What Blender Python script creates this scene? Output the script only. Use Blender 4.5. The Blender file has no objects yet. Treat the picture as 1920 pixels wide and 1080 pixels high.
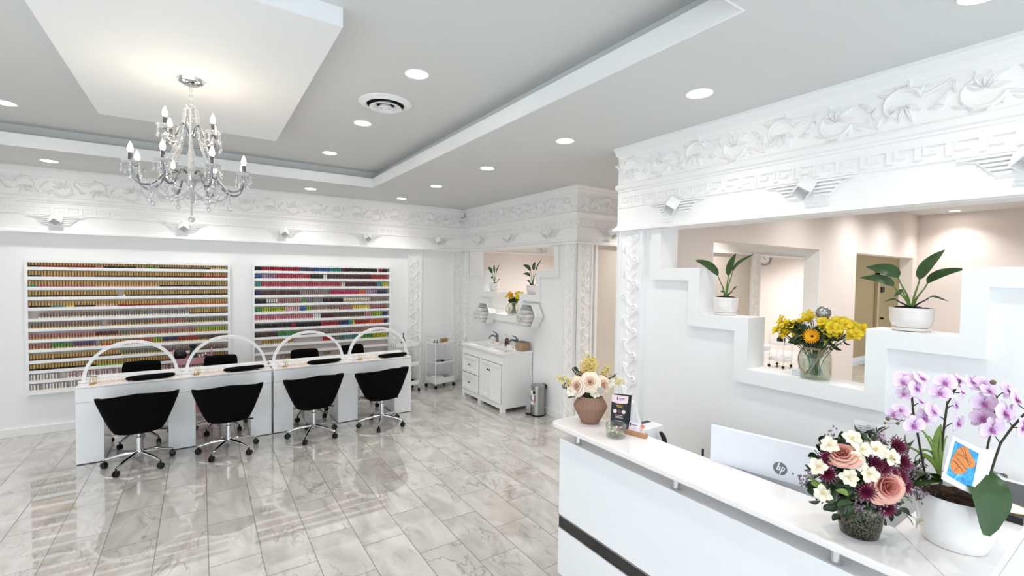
import bpy, bmesh, math, random
from mathutils import Matrix, Vector, Euler
R=math.radians; PI=math.pi
random.seed(7)
S=bpy.context.scene; COL=S.collection

# ------------------------------------------------------------------ camera
F_PX=865.365; H=2.0
YAW,PITCH,ROLL=R(34.002),R(1.737),R(0.813)
fw=Vector((math.sin(YAW)*math.cos(PITCH),math.cos(YAW)*math.cos(PITCH),-math.sin(PITCH)))
r0=Vector((math.cos(YAW),-math.sin(YAW),0)); u0=r0.cross(fw)
rt=math.cos(ROLL)*r0+math.sin(ROLL)*u0; up=-math.sin(ROLL)*r0+math.cos(ROLL)*u0
CAM=Vector((0,0,H))
def ray(x,y): return rt*((x-960)/F_PX)-up*((y-540)/F_PX)+fw
def at(x,y,X=None,Y=None,z=None,d=None):
    v=ray(x,y)
    if X is not None: return CAM+v*(X/v.x)
    if Y is not None: return CAM+v*(Y/v.y)
    if z is not None: return CAM+v*((z-H)/v.z)
    return CAM+v*d
cd=bpy.data.cameras.new('camera'); cd.sensor_width=36; cd.lens=F_PX*36/1920; cd.clip_start=.02
co=bpy.data.objects.new('camera',cd); COL.objects.link(co)
mw=Matrix((rt,up,-fw)).transposed().to_4x4(); mw.translation=CAM; co.matrix_world=mw
S.camera=co

# ------------------------------------------------------------------ materials
def lin(h):
    h=h.lstrip('#'); c=[int(h[i:i+2],16)/255 for i in (0,2,4)]
    return tuple(x/12.92 if x<=.04045 else ((x+.055)/1.055)**2.4 for x in c)+(1,)
MATS={}
def mat(name,col,rough=.5,metal=0,spec=.5,trans=0,emit=0,ecol=None,var=.04,vs=18,bump=0,bs=60,coat=0,ior=1.45,sheen=0,hard=0):
    if name in MATS: return MATS[name]
    m=bpy.data.materials.new(name); m.use_nodes=True; nt=m.node_tree; p=nt.nodes['Principled BSDF']
    c=lin(col) if isinstance(col,str) else col
    p.inputs['Roughness'].default_value=rough; p.inputs['Metallic'].default_value=metal
    p.inputs['Specular IOR Level'].default_value=spec; p.inputs['Transmission Weight'].default_value=trans
    p.inputs['IOR'].default_value=ior; p.inputs['Coat Weight'].default_value=coat
    if sheen: p.inputs['Sheen Weight'].default_value=sheen
    if emit:
        p.inputs['Emission Color'].default_value=lin(ecol or col); p.inputs['Emission Strength'].default_value=emit
    tc=nt.nodes.new('ShaderNodeTexCoord'); nz=nt.nodes.new('ShaderNodeTexNoise')
    nz.inputs['Scale'].default_value=vs; nz.inputs['Detail'].default_value=3
    nt.links.new(tc.outputs['Object'],nz.inputs['Vector'])
    mr=nt.nodes.new('ShaderNodeMapRange'); mr.inputs['To Min'].default_value=1-var; mr.inputs['From Min'].default_value=.5-.5*(1-hard); mr.inputs['From Max'].default_value=.5+.5*(1-hard); mr.inputs['To Max'].default_value=1+var
    nt.links.new(nz.outputs['Fac'],mr.inputs['Value'])
    mx=nt.nodes.new('ShaderNodeVectorMath'); mx.operation='SCALE'; mx.inputs[0].default_value=c[:3]
    nt.links.new(mr.outputs['Result'],mx.inputs['Scale']); nt.links.new(mx.outputs['Vector'],p.inputs['Base Color'])
    if bump:
        n2=nt.nodes.new('ShaderNodeTexNoise'); n2.inputs['Scale'].default_value=bs; n2.inputs['Detail'].default_value=4
        nt.links.new(tc.outputs['Object'],n2.inputs['Vector'])
        b=nt.nodes.new('ShaderNodeBump'); b.inputs['Strength'].default_value=bump; b.inputs['Distance'].default_value=.01
        nt.links.new(n2.outputs['Fac'],b.inputs['Height']); nt.links.new(b.outputs['Normal'],p.inputs['Normal'])
    MATS[name]=m; return m
WALL=mat('white_wall_paint','#f3f3f3',.6,var=.01,vs=3)
PLASTER=mat('white_plaster','#f6f5f4',.5,var=.015,vs=30)
CEIL=mat('ceiling_paint','#d9dad9',.85,spec=.2,var=.01,vs=2)
LIP=mat('ceiling_white_trim','#f4f5f5',.6,var=.01)
BEIGE=mat('warm_beige_paint','#e5dcd7',.7,var=.02,vs=2)
PANEL=mat('greige_panel_paint','#d3cbc1',.7,var=.015)
TAN=mat('tan_corridor_paint','#b59a70',.7,var=.03)
LAC=mat('white_lacquer','#f2f3f5',.18,spec=.5,var=.01,coat=.3)
WPAINT=mat('white_satin','#f1f1f0',.35,var=.01)
QUARTZ=mat('white_quartz','#f3eeec',.12,var=.02,vs=9,coat=.2)
CHROME=mat('chrome','#d9dadb',.08,1,var=.01)
STEEL=mat('brushed_steel','#a9a9a7',.28,1,var=.1,vs=40)
BLACKFAB=mat('black_fabric','#080808',.95,spec=.1,var=.3,vs=90,bump=.15,bs=300)
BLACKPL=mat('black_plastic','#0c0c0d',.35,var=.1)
BLACKGL=mat('black_gloss','#050506',.06,spec=.6,coat=.5)
WPLAST=mat('white_plastic','#f2f2f2',.3,var=.01)
GREYPL=mat('grey_plastic','#8c8e90',.4)
GOLD=mat('gold_metal','#c9a24e',.3,1,var=.08)
GOLDCAP=mat('gold_cap','#d3ab62',.38,.3,var=.12,vs=50)
def thin(name,tint,refl,rough=.03,body=0,bcol='#ffffff'):
    m=bpy.data.materials.new(name); m.use_nodes=True; nt=m.node_tree; N=nt.nodes; L=nt.links; N.remove(N['Principled BSDF']); out=N['Material Output']
    t=N.new('ShaderNodeBsdfTransparent'); t.inputs[0].default_value=lin(tint); g=N.new('ShaderNodeBsdfGlossy'); g.inputs['Roughness'].default_value=rough
    lw=N.new('ShaderNodeLayerWeight'); lw.inputs['Blend'].default_value=.35; mr=N.new('ShaderNodeMapRange'); mr.inputs['To Min'].default_value=refl*.35; mr.inputs['To Max'].default_value=min(1,refl*3); L.new(lw.outputs['Facing'],mr.inputs['Value'])
    mx=N.new('ShaderNodeMixShader'); L.new(mr.outputs[0],mx.inputs[0]); L.new(t.outputs[0],mx.inputs[1]); L.new(g.outputs[0],mx.inputs[2]); last=mx
    if body:
        d=N.new('ShaderNodeBsdfDiffuse'); d.inputs[0].default_value=lin(bcol); m2=N.new('ShaderNodeMixShader'); m2.inputs[0].default_value=body; L.new(last.outputs[0],m2.inputs[1]); L.new(d.outputs[0],m2.inputs[2]); last=m2
    L.new(last.outputs[0],out.inputs[0]); return m
GLASS=thin('clear_glass','#f9fbf9',.15); CRYSTAL=thin('crystal','#e8eaee',.85,.03,.28,'#ffffff'); WATER=thin('vase_water','#f2f6ec',.05)
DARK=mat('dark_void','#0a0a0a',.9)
SOIL=mat('dark_soil','#120d0a',1,var=.5,vs=120,bump=1,bs=200)
LEAF=mat('plant_leaf','#2f4a20',.38,var=.25,vs=25)
LEAFD=mat('dark_leaf','#24361c',.45,var=.3,vs=30)
LEAFL=mat('fresh_leaf','#7f9a46',.45,var=.2,vs=30)
STEM=mat('green_stem','#5c7a35',.5,var=.2)
STEMD=mat('dark_stem','#2b3020',.5,var=.2)
CERAM=mat('white_ceramic','#ece6e2',.2,var=.015,coat=.4)
TERRA=mat('brown_matte_ceramic','#957361',.8,var=.06,vs=40)
YELLOW=mat('yellow_petal','#e8cf2f',.6,var=.12,vs=60)
AMBER=mat('amber_petal','#f0b41e',.6,var=.1,vs=60)
CREAM=mat('cream_petal','#f2ead6',.6,var=.06,vs=60)
PEACH=mat('peach_petal','#e2ab9a',.6,var=.08,vs=40)
PEACHD=mat('deep_peach_petal','#cf8377',.6,var=.08,vs=40)
PALEPEACHD=mat('warm_cream_petal','#f3d6c0',.6,var=.06,vs=40)
PALEPEACH=mat('pale_peach_petal','#f3e0cd',.6,var=.06,vs=40)
BURG=mat('burgundy_petal','#701a3c',.6,var=.25,vs=60)
LILAC=mat('lilac_bloom','#8d7686',.8,var=.3,vs=90)
def orchid_mat():
    m=bpy.data.materials.new('orchid_petal'); m.use_nodes=True; nt=m.node_tree; N=nt.nodes; L=nt.links; p=N['Principled BSDF']; p.inputs['Roughness'].default_value=.5
    tc=N.new('ShaderNodeTexCoord'); ln=N.new('ShaderNodeVectorMath'); ln.operation='LENGTH'; L.new(tc.outputs['Object'],ln.inputs[0])
    nz=N.new('ShaderNodeTexNoise'); nz.inputs['Scale'].default_value=120; L.new(tc.outputs['Object'],nz.inputs['Vector'])
    ad=N.new('ShaderNodeMath'); ad.operation='MULTIPLY_ADD'; L.new(nz.outputs['Fac'],ad.inputs[0]); ad.inputs[1].default_value=.012; L.new(ln.outputs['Value'],ad.inputs[2])
    r=N.new('ShaderNodeValToRGB'); mr=N.new('ShaderNodeMapRange'); mr.inputs['From Min'].default_value=.008; mr.inputs['From Max'].default_value=.05; L.new(ad.outputs[0],mr.inputs['Value']); L.new(mr.outputs[0],r.inputs['Fac'])
    e=r.color_ramp.elements; e[0].position=.05; e[0].color=lin('#b878b4'); e[1].position=1; e[1].color=lin('#f1e2ee'); x=e.new(.45); x.color=lin('#e0c3de'); L.new(r.outputs['Color'],p.inputs['Base Color']); return m
ORCHID=orchid_mat()
ORCHIDC=mat('orchid_throat','#b56aa8',.5,var=.15,vs=70)
MIMOSA=mat('yellow_fluff','#e7cf7d',.9,var=.15,vs=80)
WOOD=mat('light_wood','#b98a66',.5,var=.15,vs=14)
PAPER=mat('white_paper','#f4f3f2',.7,var=.01)
PINKP=mat('pink_metal','#c9959b',.45,var=.03)
TOWEL=mat('white_towel','#f1efec',.95,spec=.1,var=.04,vs=70,bump=.6,bs=250)
PINKCARD=mat('pink_paper','#e9cfd4',.6,var=.05)
SPARK=mat('mercury_glass','#514f44',.2,.75,var=.95,vs=150,hard=.75)
WICK=mat('woven_basket','#a4886c',.8,var=.25,vs=60)
ROPE=mat('jute_rope','#a08a6a',.9,var=.2,vs=120)

def floor_mat():
    m=bpy.data.materials.new('marble_tile'); m.use_nodes=True; nt=m.node_tree; N=nt.nodes; L=nt.links
    p=N['Principled BSDF']
    def math_(op,a,b=None,c=None):
        n=N.new('ShaderNodeMath'); n.operation=op
        for i,v in enumerate((a,b,c)):
            if v is None: continue
            if isinstance(v,(int,float)): n.inputs[i].default_value=v
            else: L.new(v,n.inputs[i])
        return n.outputs[0]
    g=N.new('ShaderNodeNewGeometry'); sx=N.new('ShaderNodeSeparateXYZ'); L.new(g.outputs['Position'],sx.inputs[0])
    v=math_('DIVIDE',math_('SUBTRACT',sx.outputs['X'],.3475),.3125); row=math_('FLOOR',v)
    odd=math_('ABSOLUTE',math_('MODULO',row,2.0))
    u=math_('ADD',math_('DIVIDE',math_('SUBTRACT',sx.outputs['Y'],3.64),.6133),math_('MULTIPLY',math_('SUBTRACT',1.0,odd),.5))
    cu=math_('FLOOR',u); fu=math_('MULTIPLY',math_('SUBTRACT',u,cu),.6133); fv=math_('MULTIPLY',math_('SUBTRACT',v,row),.3125)
    du=math_('MINIMUM',fu,math_('SUBTRACT',.6133,fu)); dv=math_('MINIMUM',fv,math_('SUBTRACT',.3125,fv))
    dist=math_('MINIMUM',du,dv)
    mr=N.new('ShaderNodeMapRange'); mr.inputs['From Min'].default_value=.0014; mr.inputs['From Max'].default_value=.0042
    L.new(dist,mr.inputs['Value'])          # 0 in grout, 1 in tile
    cb=N.new('ShaderNodeCombineXYZ'); L.new(cu,cb.inputs[0]); L.new(row,cb.inputs[1])
    wn=N.new('ShaderNodeTexWhiteNoise'); wn.noise_dimensions='3D'; L.new(cb.outputs[0],wn.inputs['Vector'])
    vm=N.new('ShaderNodeVectorMath'); vm.operation='SCALE'; vm.inputs['Scale'].default_value=37; L.new(wn.outputs['Color'],vm.inputs[0])
    ad=N.new('ShaderNodeVectorMath'); ad.operation='ADD'; L.new(g.outputs['Position'],ad.inputs[0]); L.new(vm.outputs[0],ad.inputs[1])
    rotm=N.new('ShaderNodeMapping'); rotm.inputs['Rotation'].default_value=(0,0,.6); rotm.inputs['Scale'].default_value=(1,.45,1); L.new(ad.outputs[0],rotm.inputs[0])
    n1=N.new('ShaderNodeTexNoise'); n1.inputs['Scale'].default_value=3.4; n1.inputs['Detail'].default_value=6; n1.inputs['Roughness'].default_value=.6; n1.inputs['Distortion'].default_value=.7
    L.new(rotm.outputs[0],n1.inputs['Vector'])
    vein=math_('ABSOLUTE',math_('SUBTRACT',n1.outputs['Fac'],.5))
    vr=N.new('ShaderNodeMapRange'); vr.inputs['From Min'].default_value=0; vr.inputs['From Max'].default_value=.022; vr.inputs['To Min'].default_value=1; vr.inputs['To Max'].default_value=0
    L.new(vein,vr.inputs['Value'])
    n3=N.new('ShaderNodeTexNoise'); n3.inputs['Scale'].default_value=2.2; n3.inputs['Detail'].default_value=2; L.new(ad.outputs[0],n3.inputs['Vector'])
    m3=N.new('ShaderNodeMapRange'); m3.inputs['From Min'].default_value=.42; m3.inputs['From Max'].default_value=.62; L.new(n3.outputs['Fac'],m3.inputs['Value'])
    veinm=math_('MULTIPLY',math_('POWER',vr.outputs[0],1.6),math_('MULTIPLY',m3.outputs[0],.62))
    n2=N.new('ShaderNodeTexNoise'); n2.inputs['Scale'].default_value=5; n2.inputs['Detail'].default_value=5; n2.inputs['Distortion'].default_value=1; L.new(rotm.outputs[0],n2.inputs['Vector'])
    base=N.new('ShaderNodeValToRGB'); L.new(n2.outputs['Fac'],base.inputs['Fac'])
    e=base.color_ramp.elements; e[0].position=.3; e[0].color=lin('#b0aba5'); e[1].position=.68; e[1].color=lin('#d2cec9')
    mv=N.new('ShaderNodeMix'); mv.data_type='RGBA'; L.new(veinm,mv.inputs['Factor']); L.new(base.outputs['Color'],mv.inputs['A']); mv.inputs['B'].default_value=lin('#766c64')
    mg=N.new('ShaderNodeMix'); mg.data_type='RGBA'; L.new(mr.outputs[0],mg.inputs['Factor']); mg.inputs['A'].default_value=lin('#6f6a65'); L.new(mv.outputs['Result'],mg.inputs['B'])
    L.new(mg.outputs['Result'],p.inputs['Base Color'])
    rr=N.new('ShaderNodeMapRange'); rr.inputs['To Min'].default_value=.6; rr.inputs['To Max'].default_value=.03; L.new(mr.outputs[0],rr.inputs['Value']); L.new(rr.outputs[0],p.inputs['Roughness'])
    p.inputs['Specular IOR Level'].default_value=.9; p.inputs['Coat Weight'].default_value=.75; p.inputs['Coat Roughness'].default_value=.012; p.inputs['Coat IOR'].default_value=1.6
    b=N.new('ShaderNodeBump'); b.inputs['Strength'].default_value=.25; b.inputs['Distance'].default_value=.002; L.new(mr.outputs[0],b.inputs['Height']); L.new(b.outputs['Normal'],p.inputs['Normal'])
    return m

# ------------------------------------------------------------------ mesh builder
class MB:
    def __init__(s): s.v=[]; s.f=[]; s.m=[]
    def face(s,pts,m=0):
        i=len(s.v); s.v+= [Vector(p) for p in pts]; s.f.append(tuple(range(i,i+len(pts)))); s.m.append(m)
    def raw(s,vs,fs,m=0):
        i=len(s.v); s.v+=[Vector(p) for p in vs]
        for f in fs: s.f.append(tuple(i+k for k in f)); s.m.append(m)
        return s
    def box(s,x0,x1,y0,y1,z0,z1,m=0):
        return s.raw([(x0,y0,z0),(x1,y0,z0),(x1,y1,z0),(x0,y1,z0),(x0,y0,z1),(x1,y0,z1),(x1,y1,z1),(x0,y1,z1)],
              [(0,3,2,1),(4,5,6,7),(0,1,5,4),(1,2,6,5),(2,3,7,6),(3,0,4,7)],m)
    def cbox(s,c,d,m=0):
        return s.box(c[0]-d[0]/2,c[0]+d[0]/2,c[1]-d[1]/2,c[1]+d[1]/2,c[2]-d[2]/2,c[2]+d[2]/2,m)
    def lathe(s,prof,n=24,c=(0,0,0),m=0,sx=1,sy=1,ribs=0,rib=0,cap=True):
        if cap=='ring': prof=list(prof)+[prof[0]]
        vs=[];fs=[]
        for r,z in prof:
            for k in range(n):
                a=2*PI*k/n; q=r*(1+(rib*(1 if k%2 else -1) if ribs else 0))
                vs.append((c[0]+q*math.cos(a)*sx,c[1]+q*math.sin(a)*sy,c[2]+z))
        P=len(prof)
        for i in range(P-1):
            for k in range(n):
                k2=(k+1)%n; fs.append((i*n+k,i*n+k2,(i+1)*n+k2,(i+1)*n+k))
        if cap is True and prof[0][0]>1e-4: fs.append(tuple(reversed(range(n))))
        if cap is True and prof[-1][0]>1e-4: fs.append(tuple((P-1)*n+k for k in range(n)))
        return s.raw(vs,fs,m)
    def tube(s,pts,r,n=8,m=0,cap=True,flat=None):
        pts=[Vector(p) for p in pts]; rs=r if isinstance(r,(list,tuple)) else [r]*len(pts)
        vs=[];fs=[]; t=(pts[1]-pts[0]).normalized()
        a=t.cross(Vector((0,0,1)))
        if a.length<.05: a=t.cross(Vector((0,1,0)))
        a.normalize()
        for i,pt in enumerate(pts):
            t=(pts[min(i+1,len(pts)-1)]-pts[max(i-1,0)])
            if t.length<1e-9: t=Vector((0,0,1))
            t.normalize(); a=(a-t*a.dot(t))
            if a.length<1e-6: a=t.orthogonal()
            a.normalize(); b=t.cross(a)
            for k in range(n):
                g=2*PI*k/n; vs.append(pt+(a*math.cos(g)+b*math.sin(g))*rs[i])
        for i in range(len(pts)-1):
            for k in range(n):
                k2=(k+1)%n; fs.append((i*n+k,i*n+k2,(i+1)*n+k2,(i+1)*n+k))
        if cap: fs.append(tuple(reversed(range(n)))); fs.append(tuple((len(pts)-1)*n+k for k in range(n)))
        return s.raw(vs,fs,m)
    def ell(s,c,r,nu=12,nv=8,m=0,M=None):
        vs=[];fs=[]
        for j in range(nv+1):
            t=PI*j/nv
            for k in range(nu):
                a=2*PI*k/nu; p=Vector((r[0]*math.sin(t)*math.cos(a),r[1]*math.sin(t)*math.sin(a),r[2]*math.cos(t)))
                if M: p=M@p
                vs.append(Vector(c)+p)
        for j in range(nv):
            for k in range(nu):
                k2=(k+1)%nu; fs.append((j*nu+k,(j+1)*nu+k,(j+1)*nu+k2,j*nu+k2))
        return s.raw(vs,fs,m)
    def grid(s,fn,nu,nv,m=0):
        vs=[fn(i/nu,j/nv) for j in range(nv+1) for i in range(nu+1)]
        fs=[(j*(nu+1)+i,j*(nu+1)+i+1,(j+1)*(nu+1)+i+1,(j+1)*(nu+1)+i) for j in range(nv) for i in range(nu)]
        return s.raw(vs,fs,m)
    def prism(s,poly,a0,a1,f,m=0):   # poly 2d points, f(p,q,a)->3d
        n=len(poly); vs=[f(p,q,a0) for p,q in poly]+[f(p,q,a1) for p,q in poly]
        fs=[tuple(range(n)),tuple(reversed(range(n,2*n)))]+[(i,i+n,(i+1)%n+n,(i+1)%n) for i in range(n)]
        return s.raw(vs,fs,m)
    def add(s,o,M=None,m=None):
        i=len(s.v); s.v+=[(M@p if M else p.copy()) for p in o.v]
        for f,k in zip(o.f,o.m): s.f.append(tuple(i+x for x in f)); s.m.append(k if m is None else m)
        return s
    def map(s,fn):
        s.v=[Vector(fn(*p)) for p in s.v]; return s
    def mesh(s,name,mats,smooth=False,weld=False,norm=True):
        me=bpy.data.meshes.new(name); bm=bmesh.new()
        vv=[bm.verts.new(p) for p in s.v]
        for f,k in zip(s.f,s.m):
            try: bm.faces.new([vv[i] for i in f]).material_index=k
            except ValueError: pass
        if weld: bmesh.ops.remove_doubles(bm,verts=bm.verts,dist=1e-5)
        if norm: bmesh.ops.recalc_face_normals(bm,faces=bm.faces)
        bm.to_mesh(me); bm.free()
        for q in (mats if isinstance(mats,(list,tuple)) else [mats]): me.materials.append(q)
        if smooth:
            me.polygons.foreach_set('use_smooth',[True]*len(me.polygons))
            me.set_sharp_from_angle(angle=R(smooth if smooth is not True else 40))
        return me
    def build(s,name,mats,parent=None,smooth=False,bevel=0,loc=None,weld=False,segs=2):
        me=s.mesh(name,mats,smooth,weld); o=bpy.data.objects.new(name,me); COL.objects.link(o)
        if loc is not None: o.location=loc
        if parent is not None: o.parent=parent
        if bevel:
            b=o.modifiers.new('bevel','BEVEL'); b.width=bevel; b.segments=segs; b.limit_method='ANGLE'; b.angle_limit=R(40)
        return o
def tag(o,label,cat,group=None,kind=None):
    if label: o['label']=label
    if cat: o['category']=cat
    if group: o['group']=group
    if kind: o['kind']=kind
    return o
def thing(name,label,cat,loc=(0,0,0),rotz=0,group=None):
    o=bpy.data.objects.new(name,None); COL.objects.link(o); o.empty_display_size=.05
    o.location=loc; o.rotation_euler=(0,0,rotz); return tag(o,label,cat,group)
def struct(o): o['kind']='structure'; return o
KIDS={}
def dup(o,parent=None,**kw):
    c=o.copy(); COL.objects.link(c)
    if parent is not None: c.parent=parent
    for ch in list(o.children): dup(ch,c)
    if parent is None:
        for k,v in kw.items():
            if k in('label','group'): c[k]=v
            else: setattr(c,k,v)
    return c
def bez(p0,p1,p2,p3,n=12):
    p0,p1,p2,p3=map(Vector,(p0,p1,p2,p3))
    return [p0*(1-t)**3+p1*3*t*(1-t)**2+p2*3*t*t*(1-t)+p3*t**3 for t in [i/n for i in range(n+1)]]
def basis(d,roll=0):   # matrix whose local +Z points along d
    d=Vector(d).normalized(); q=Vector((0,0,1)).rotation_difference(d)
    return q.to_matrix().to_4x4()@Matrix.Rotation(roll,4,'Z')
# ------------------------------------------------------------------ room shell
ZC=3.17; ZT=3.4; TX0,TX1,TY0,TY1=-2.1,1.99,1.144,6.44
b=MB().box(-3.6,18,-1.7,8.1,-.1,0); struct(b.build('floor',floor_mat()))
b=MB()
def ring(z0,z1,e):
    x0,x1,y0,y1=TX0-e,TX1+e,TY0-e,TY1+e
    b.box(-3.6,x0,-1.7,8.1,z0,z1); b.box(x1,18,-1.7,8.1,z0,z1); b.box(x0,x1,-1.7,y0,z0,z1); b.box(x0,x1,y1,8.1,z0,z1)
ring(ZC,3.29,0); ring(3.29,ZT,.1); b.box(-3.6,18,-1.7,8.1,ZT,ZT+.1)
b.box(11.6,18,3.07,4.56,2.6,ZC)
struct(b.build('ceiling',CEIL))
b=MB(); t=.012; z0,z1=ZC,3.294     # white lip lining the tray
b.box(TX1-t,TX1,TY0,TY1,z0,z1); b.box(TX0,TX0+t,TY0,TY1,z0,z1); b.box(TX0+t,TX1-t,TY1-t,TY1,z0,z1); b.box(TX0+t,TX1-t,TY0,TY0+t,z0,z1)
struct(b.build('trim_1',LIP))
b=MB().box(-.706,.634,2.583,5.214,3.3,ZT); struct(b.build('trim_2',LIP))
# walls
struct(MB().box(-3.6,4.2,7.72,7.9,0,ZC).build('wall_back',WALL))
struct(MB().box(4.2,12.7,7.72,7.9,0,ZC).build('wall_back_inner',BEIGE))
YA=[4.56,5.0,5.41,5.82,6.52,6.915,7.32,7.72]; ZA=[None,2.06,1.70,1.335,1.70,2.06,None]
YB=[-1.7,.27,.67,1.07,1.77,2.165,2.54,3.0]; ZB=[None,2.068,1.71,1.345,1.71,2.068,None]
ZO=2.405
def step_wall(x0,x1,ys,zs):
    b=MB()
    for i,z in enumerate(zs):
        if z is None: b.box(x0,x1,ys[i],ys[i+1],0,ZC)
        else: b.box(x0,x1,ys[i],ys[i+1],0,z); b.box(x0,x1,ys[i],ys[i+1],ZO,ZC)
    return b
struct(step_wall(4.10,4.30,YA,ZA).build('wall_right_back',WALL))
struct(step_wall(3.26,3.45,YB,ZB).build('wall_right_front',WALL))
def step_frame(x0,x1,ys,zs):
    b=MB(); W=.10; n=len(zs)
    for i in range(1,n-1):
        z=zs[i]; ya,yb=ys[i],ys[i+1]
        lo=zs[i-1]; hi=zs[i+1]
        b.box(x0,x1,ya,yb,z-W,z)
        for other,yy,sg in ((lo,ya,-1),(hi,yb,1)):
            top=ZO if other is None else other-W
            if top>z-W: b.box(x0,x1,min(yy,yy+sg*W),max(yy,yy+sg*W),z-W,top)
    return b
struct(step_frame(4.065,4.10,YA,ZA).build('trim_3',WPAINT))
struct(step_frame(3.22,3.26,YB,ZB).build('trim_4',WPAINT))
b=MB(); b.box(4.30,4.62,4.56,4.75,0,ZC); b.box(4.62,8.3,4.56,4.75,0,ZC); b.box(8.3,8.6,4.56,4.75,0,ZC); b.box(8.6,12.3,4.56,4.75,ZO,ZC)
struct(b.build('wall_return',PANEL))
struct(MB().box(12.3,18,4.56,4.75,0,ZC).build('wall_corridor',TAN))
b=MB(); b.box(3.45,4.5,2.88,3.07,0,ZC); b.box(4.5,7.0,2.88,3.07,2.39,ZC); b.box(7.0,8.2,2.88,3.07,0,ZC); b.box(8.2,10.68,2.88,3.07,2.39,ZC); b.box(10.68,11.1,2.88,3.07,0,ZC)
struct(b.build('wall_cross',BEIGE))
struct(MB().box(3.26,3.45,3.0,3.07,0,ZC).build('wall_end',WALL))
struct(MB().box(10.9,11.1,-1.7,2.88,0,ZC).build('wall_far_right',BEIGE))
struct(MB().box(12.5,12.7,4.75,7.72,0,ZC).build('wall_inner_right',BEIGE))
struct(MB().box(16.9,17.1,3.07,4.56,0,2.6).build('wall_corridor_end',TAN))
# shop front on the camera side and the left: piers, sill, head; daylight comes in between them
def pane_wall(o,lo,hi,fn):
    b=MB(); k=lo
    n=max(1,round((hi-lo)/1.7)); step=(hi-lo)/n
    b.add(MB().box(*fn(lo,hi,0,.12))); b.add(MB().box(*fn(lo,hi,2.9,ZC)))
    for i in range(n+1): b.add(MB().box(*fn(max(lo,lo+i*step-.05),min(hi,lo+i*step+.05),.12,2.9)))
    return struct(b.build(o,WALL))
pane_wall('wall_shopfront',-3.4,3.26,lambda a,c,z0,z1:(a,c,-1.7,-1.55,z0,z1))
pane_wall('wall_left_front',-1.55,3.6,lambda a,c,z0,z1:(-3.6,-3.45,a,c,z0,z1))
struct(MB().box(-3.6,-3.45,3.6,7.72,0,ZC).build('wall_left',WALL))
struct(MB().box(3.45,10.9,-1.7,-1.55,0,ZC).build('wall_side_room',BEIGE))
# baseboards
struct(MB().box(-3.45,2.98,7.70,7.72,0,.1).build('baseboard_back',WPAINT,bevel=.004))
b=MB(); b.box(4.083,4.10,4.82,7.4,0,.1); struct(b.build('baseboard_right',WPAINT,bevel=.004))
struct(MB().box(3.245,3.26,-1.5,2.7,0,.1).build('baseboard_front',WPAINT,bevel=.004))
struct(MB().box(12.485,12.5,4.75,7.72,0,.12).build('baseboard_inner',WPAINT))
struct(MB().box(12.3,16.9,4.545,4.56,0,.1).build('baseboard_corridor',WPAINT))
# jambs of the openings in the cross wall
b=MB(); b.box(6.985,7.0,2.876,3.074,0,2.39); b.box(4.5,4.515,2.876,3.074,0,2.39)
struct(b.build('trim_5',WPAINT))
# ------------------------------------------------------------------ plaster cornice, relief
PROF=[(-.02,3.17),(.065,3.17),(.065,3.148),(.055,3.135),(.05,3.105),(.035,3.09),(.032,3.07),(.022,3.065),(.022,2.842),(.034,2.838),(.048,2.825),(.052,2.808),(.046,2.79),(.032,2.78),(.032,2.768),(.022,2.762),(.022,2.636),(.034,2.632),(.034,2.622),(.022,2.617),(.022,2.478),(.034,2.47),(.034,2.455),(.05,2.44),(.066,2.425),(.066,2.407),(-.02,2.407)]
def half_tube(pts,r,n=5,depth=.8):   # raised ribbon in (u,z), bulging along w
    b=MB(); rs=r if isinstance(r,list) else [r]*len(pts); vs=[];fs=[]
    for i,(u,z) in enumerate(pts):
        a=pts[max(i-1,0)]; c=pts[min(i+1,len(pts)-1)]
        tx,tz=c[0]-a[0],c[1]-a[1]; l=math.hypot(tx,tz) or 1; nx,nz=-tz/l,tx/l
        for k in range(n):
            g=PI*k/(n-1); vs.append((u+nx*rs[i]*math.cos(g),rs[i]*math.sin(g)*depth-.001,z+nz*rs[i]*math.cos(g)))
    for i in range(len(pts)-1):
        for k in range(n-1): fs.append((i*n+k,i*n+k+1,(i+1)*n+k+1,(i+1)*n+k))
    b.raw(vs,fs); return b
def leaf_blob(u,z,L,W,ang,d=.016):
    b=MB(); ca,sa=math.cos(ang),math.sin(ang)
    def fn(s,t):
        x=L*s; hw=W*math.sin(PI*min(1,s*1.02))**.8*(1-.3*s); y=(t*2-1)*hw
        h=d*math.sin(PI*t)*(.35+.65*math.sin(PI*min(1,.15+s*.8)))*(1-.35*math.exp(-((t-.5)/.09)**2))
        y2=y+.25*L*s*s
        return (u+ca*x-sa*y2,h-.001,z+sa*x+ca*y2)
    b.grid(fn,6,6); return b
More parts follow.
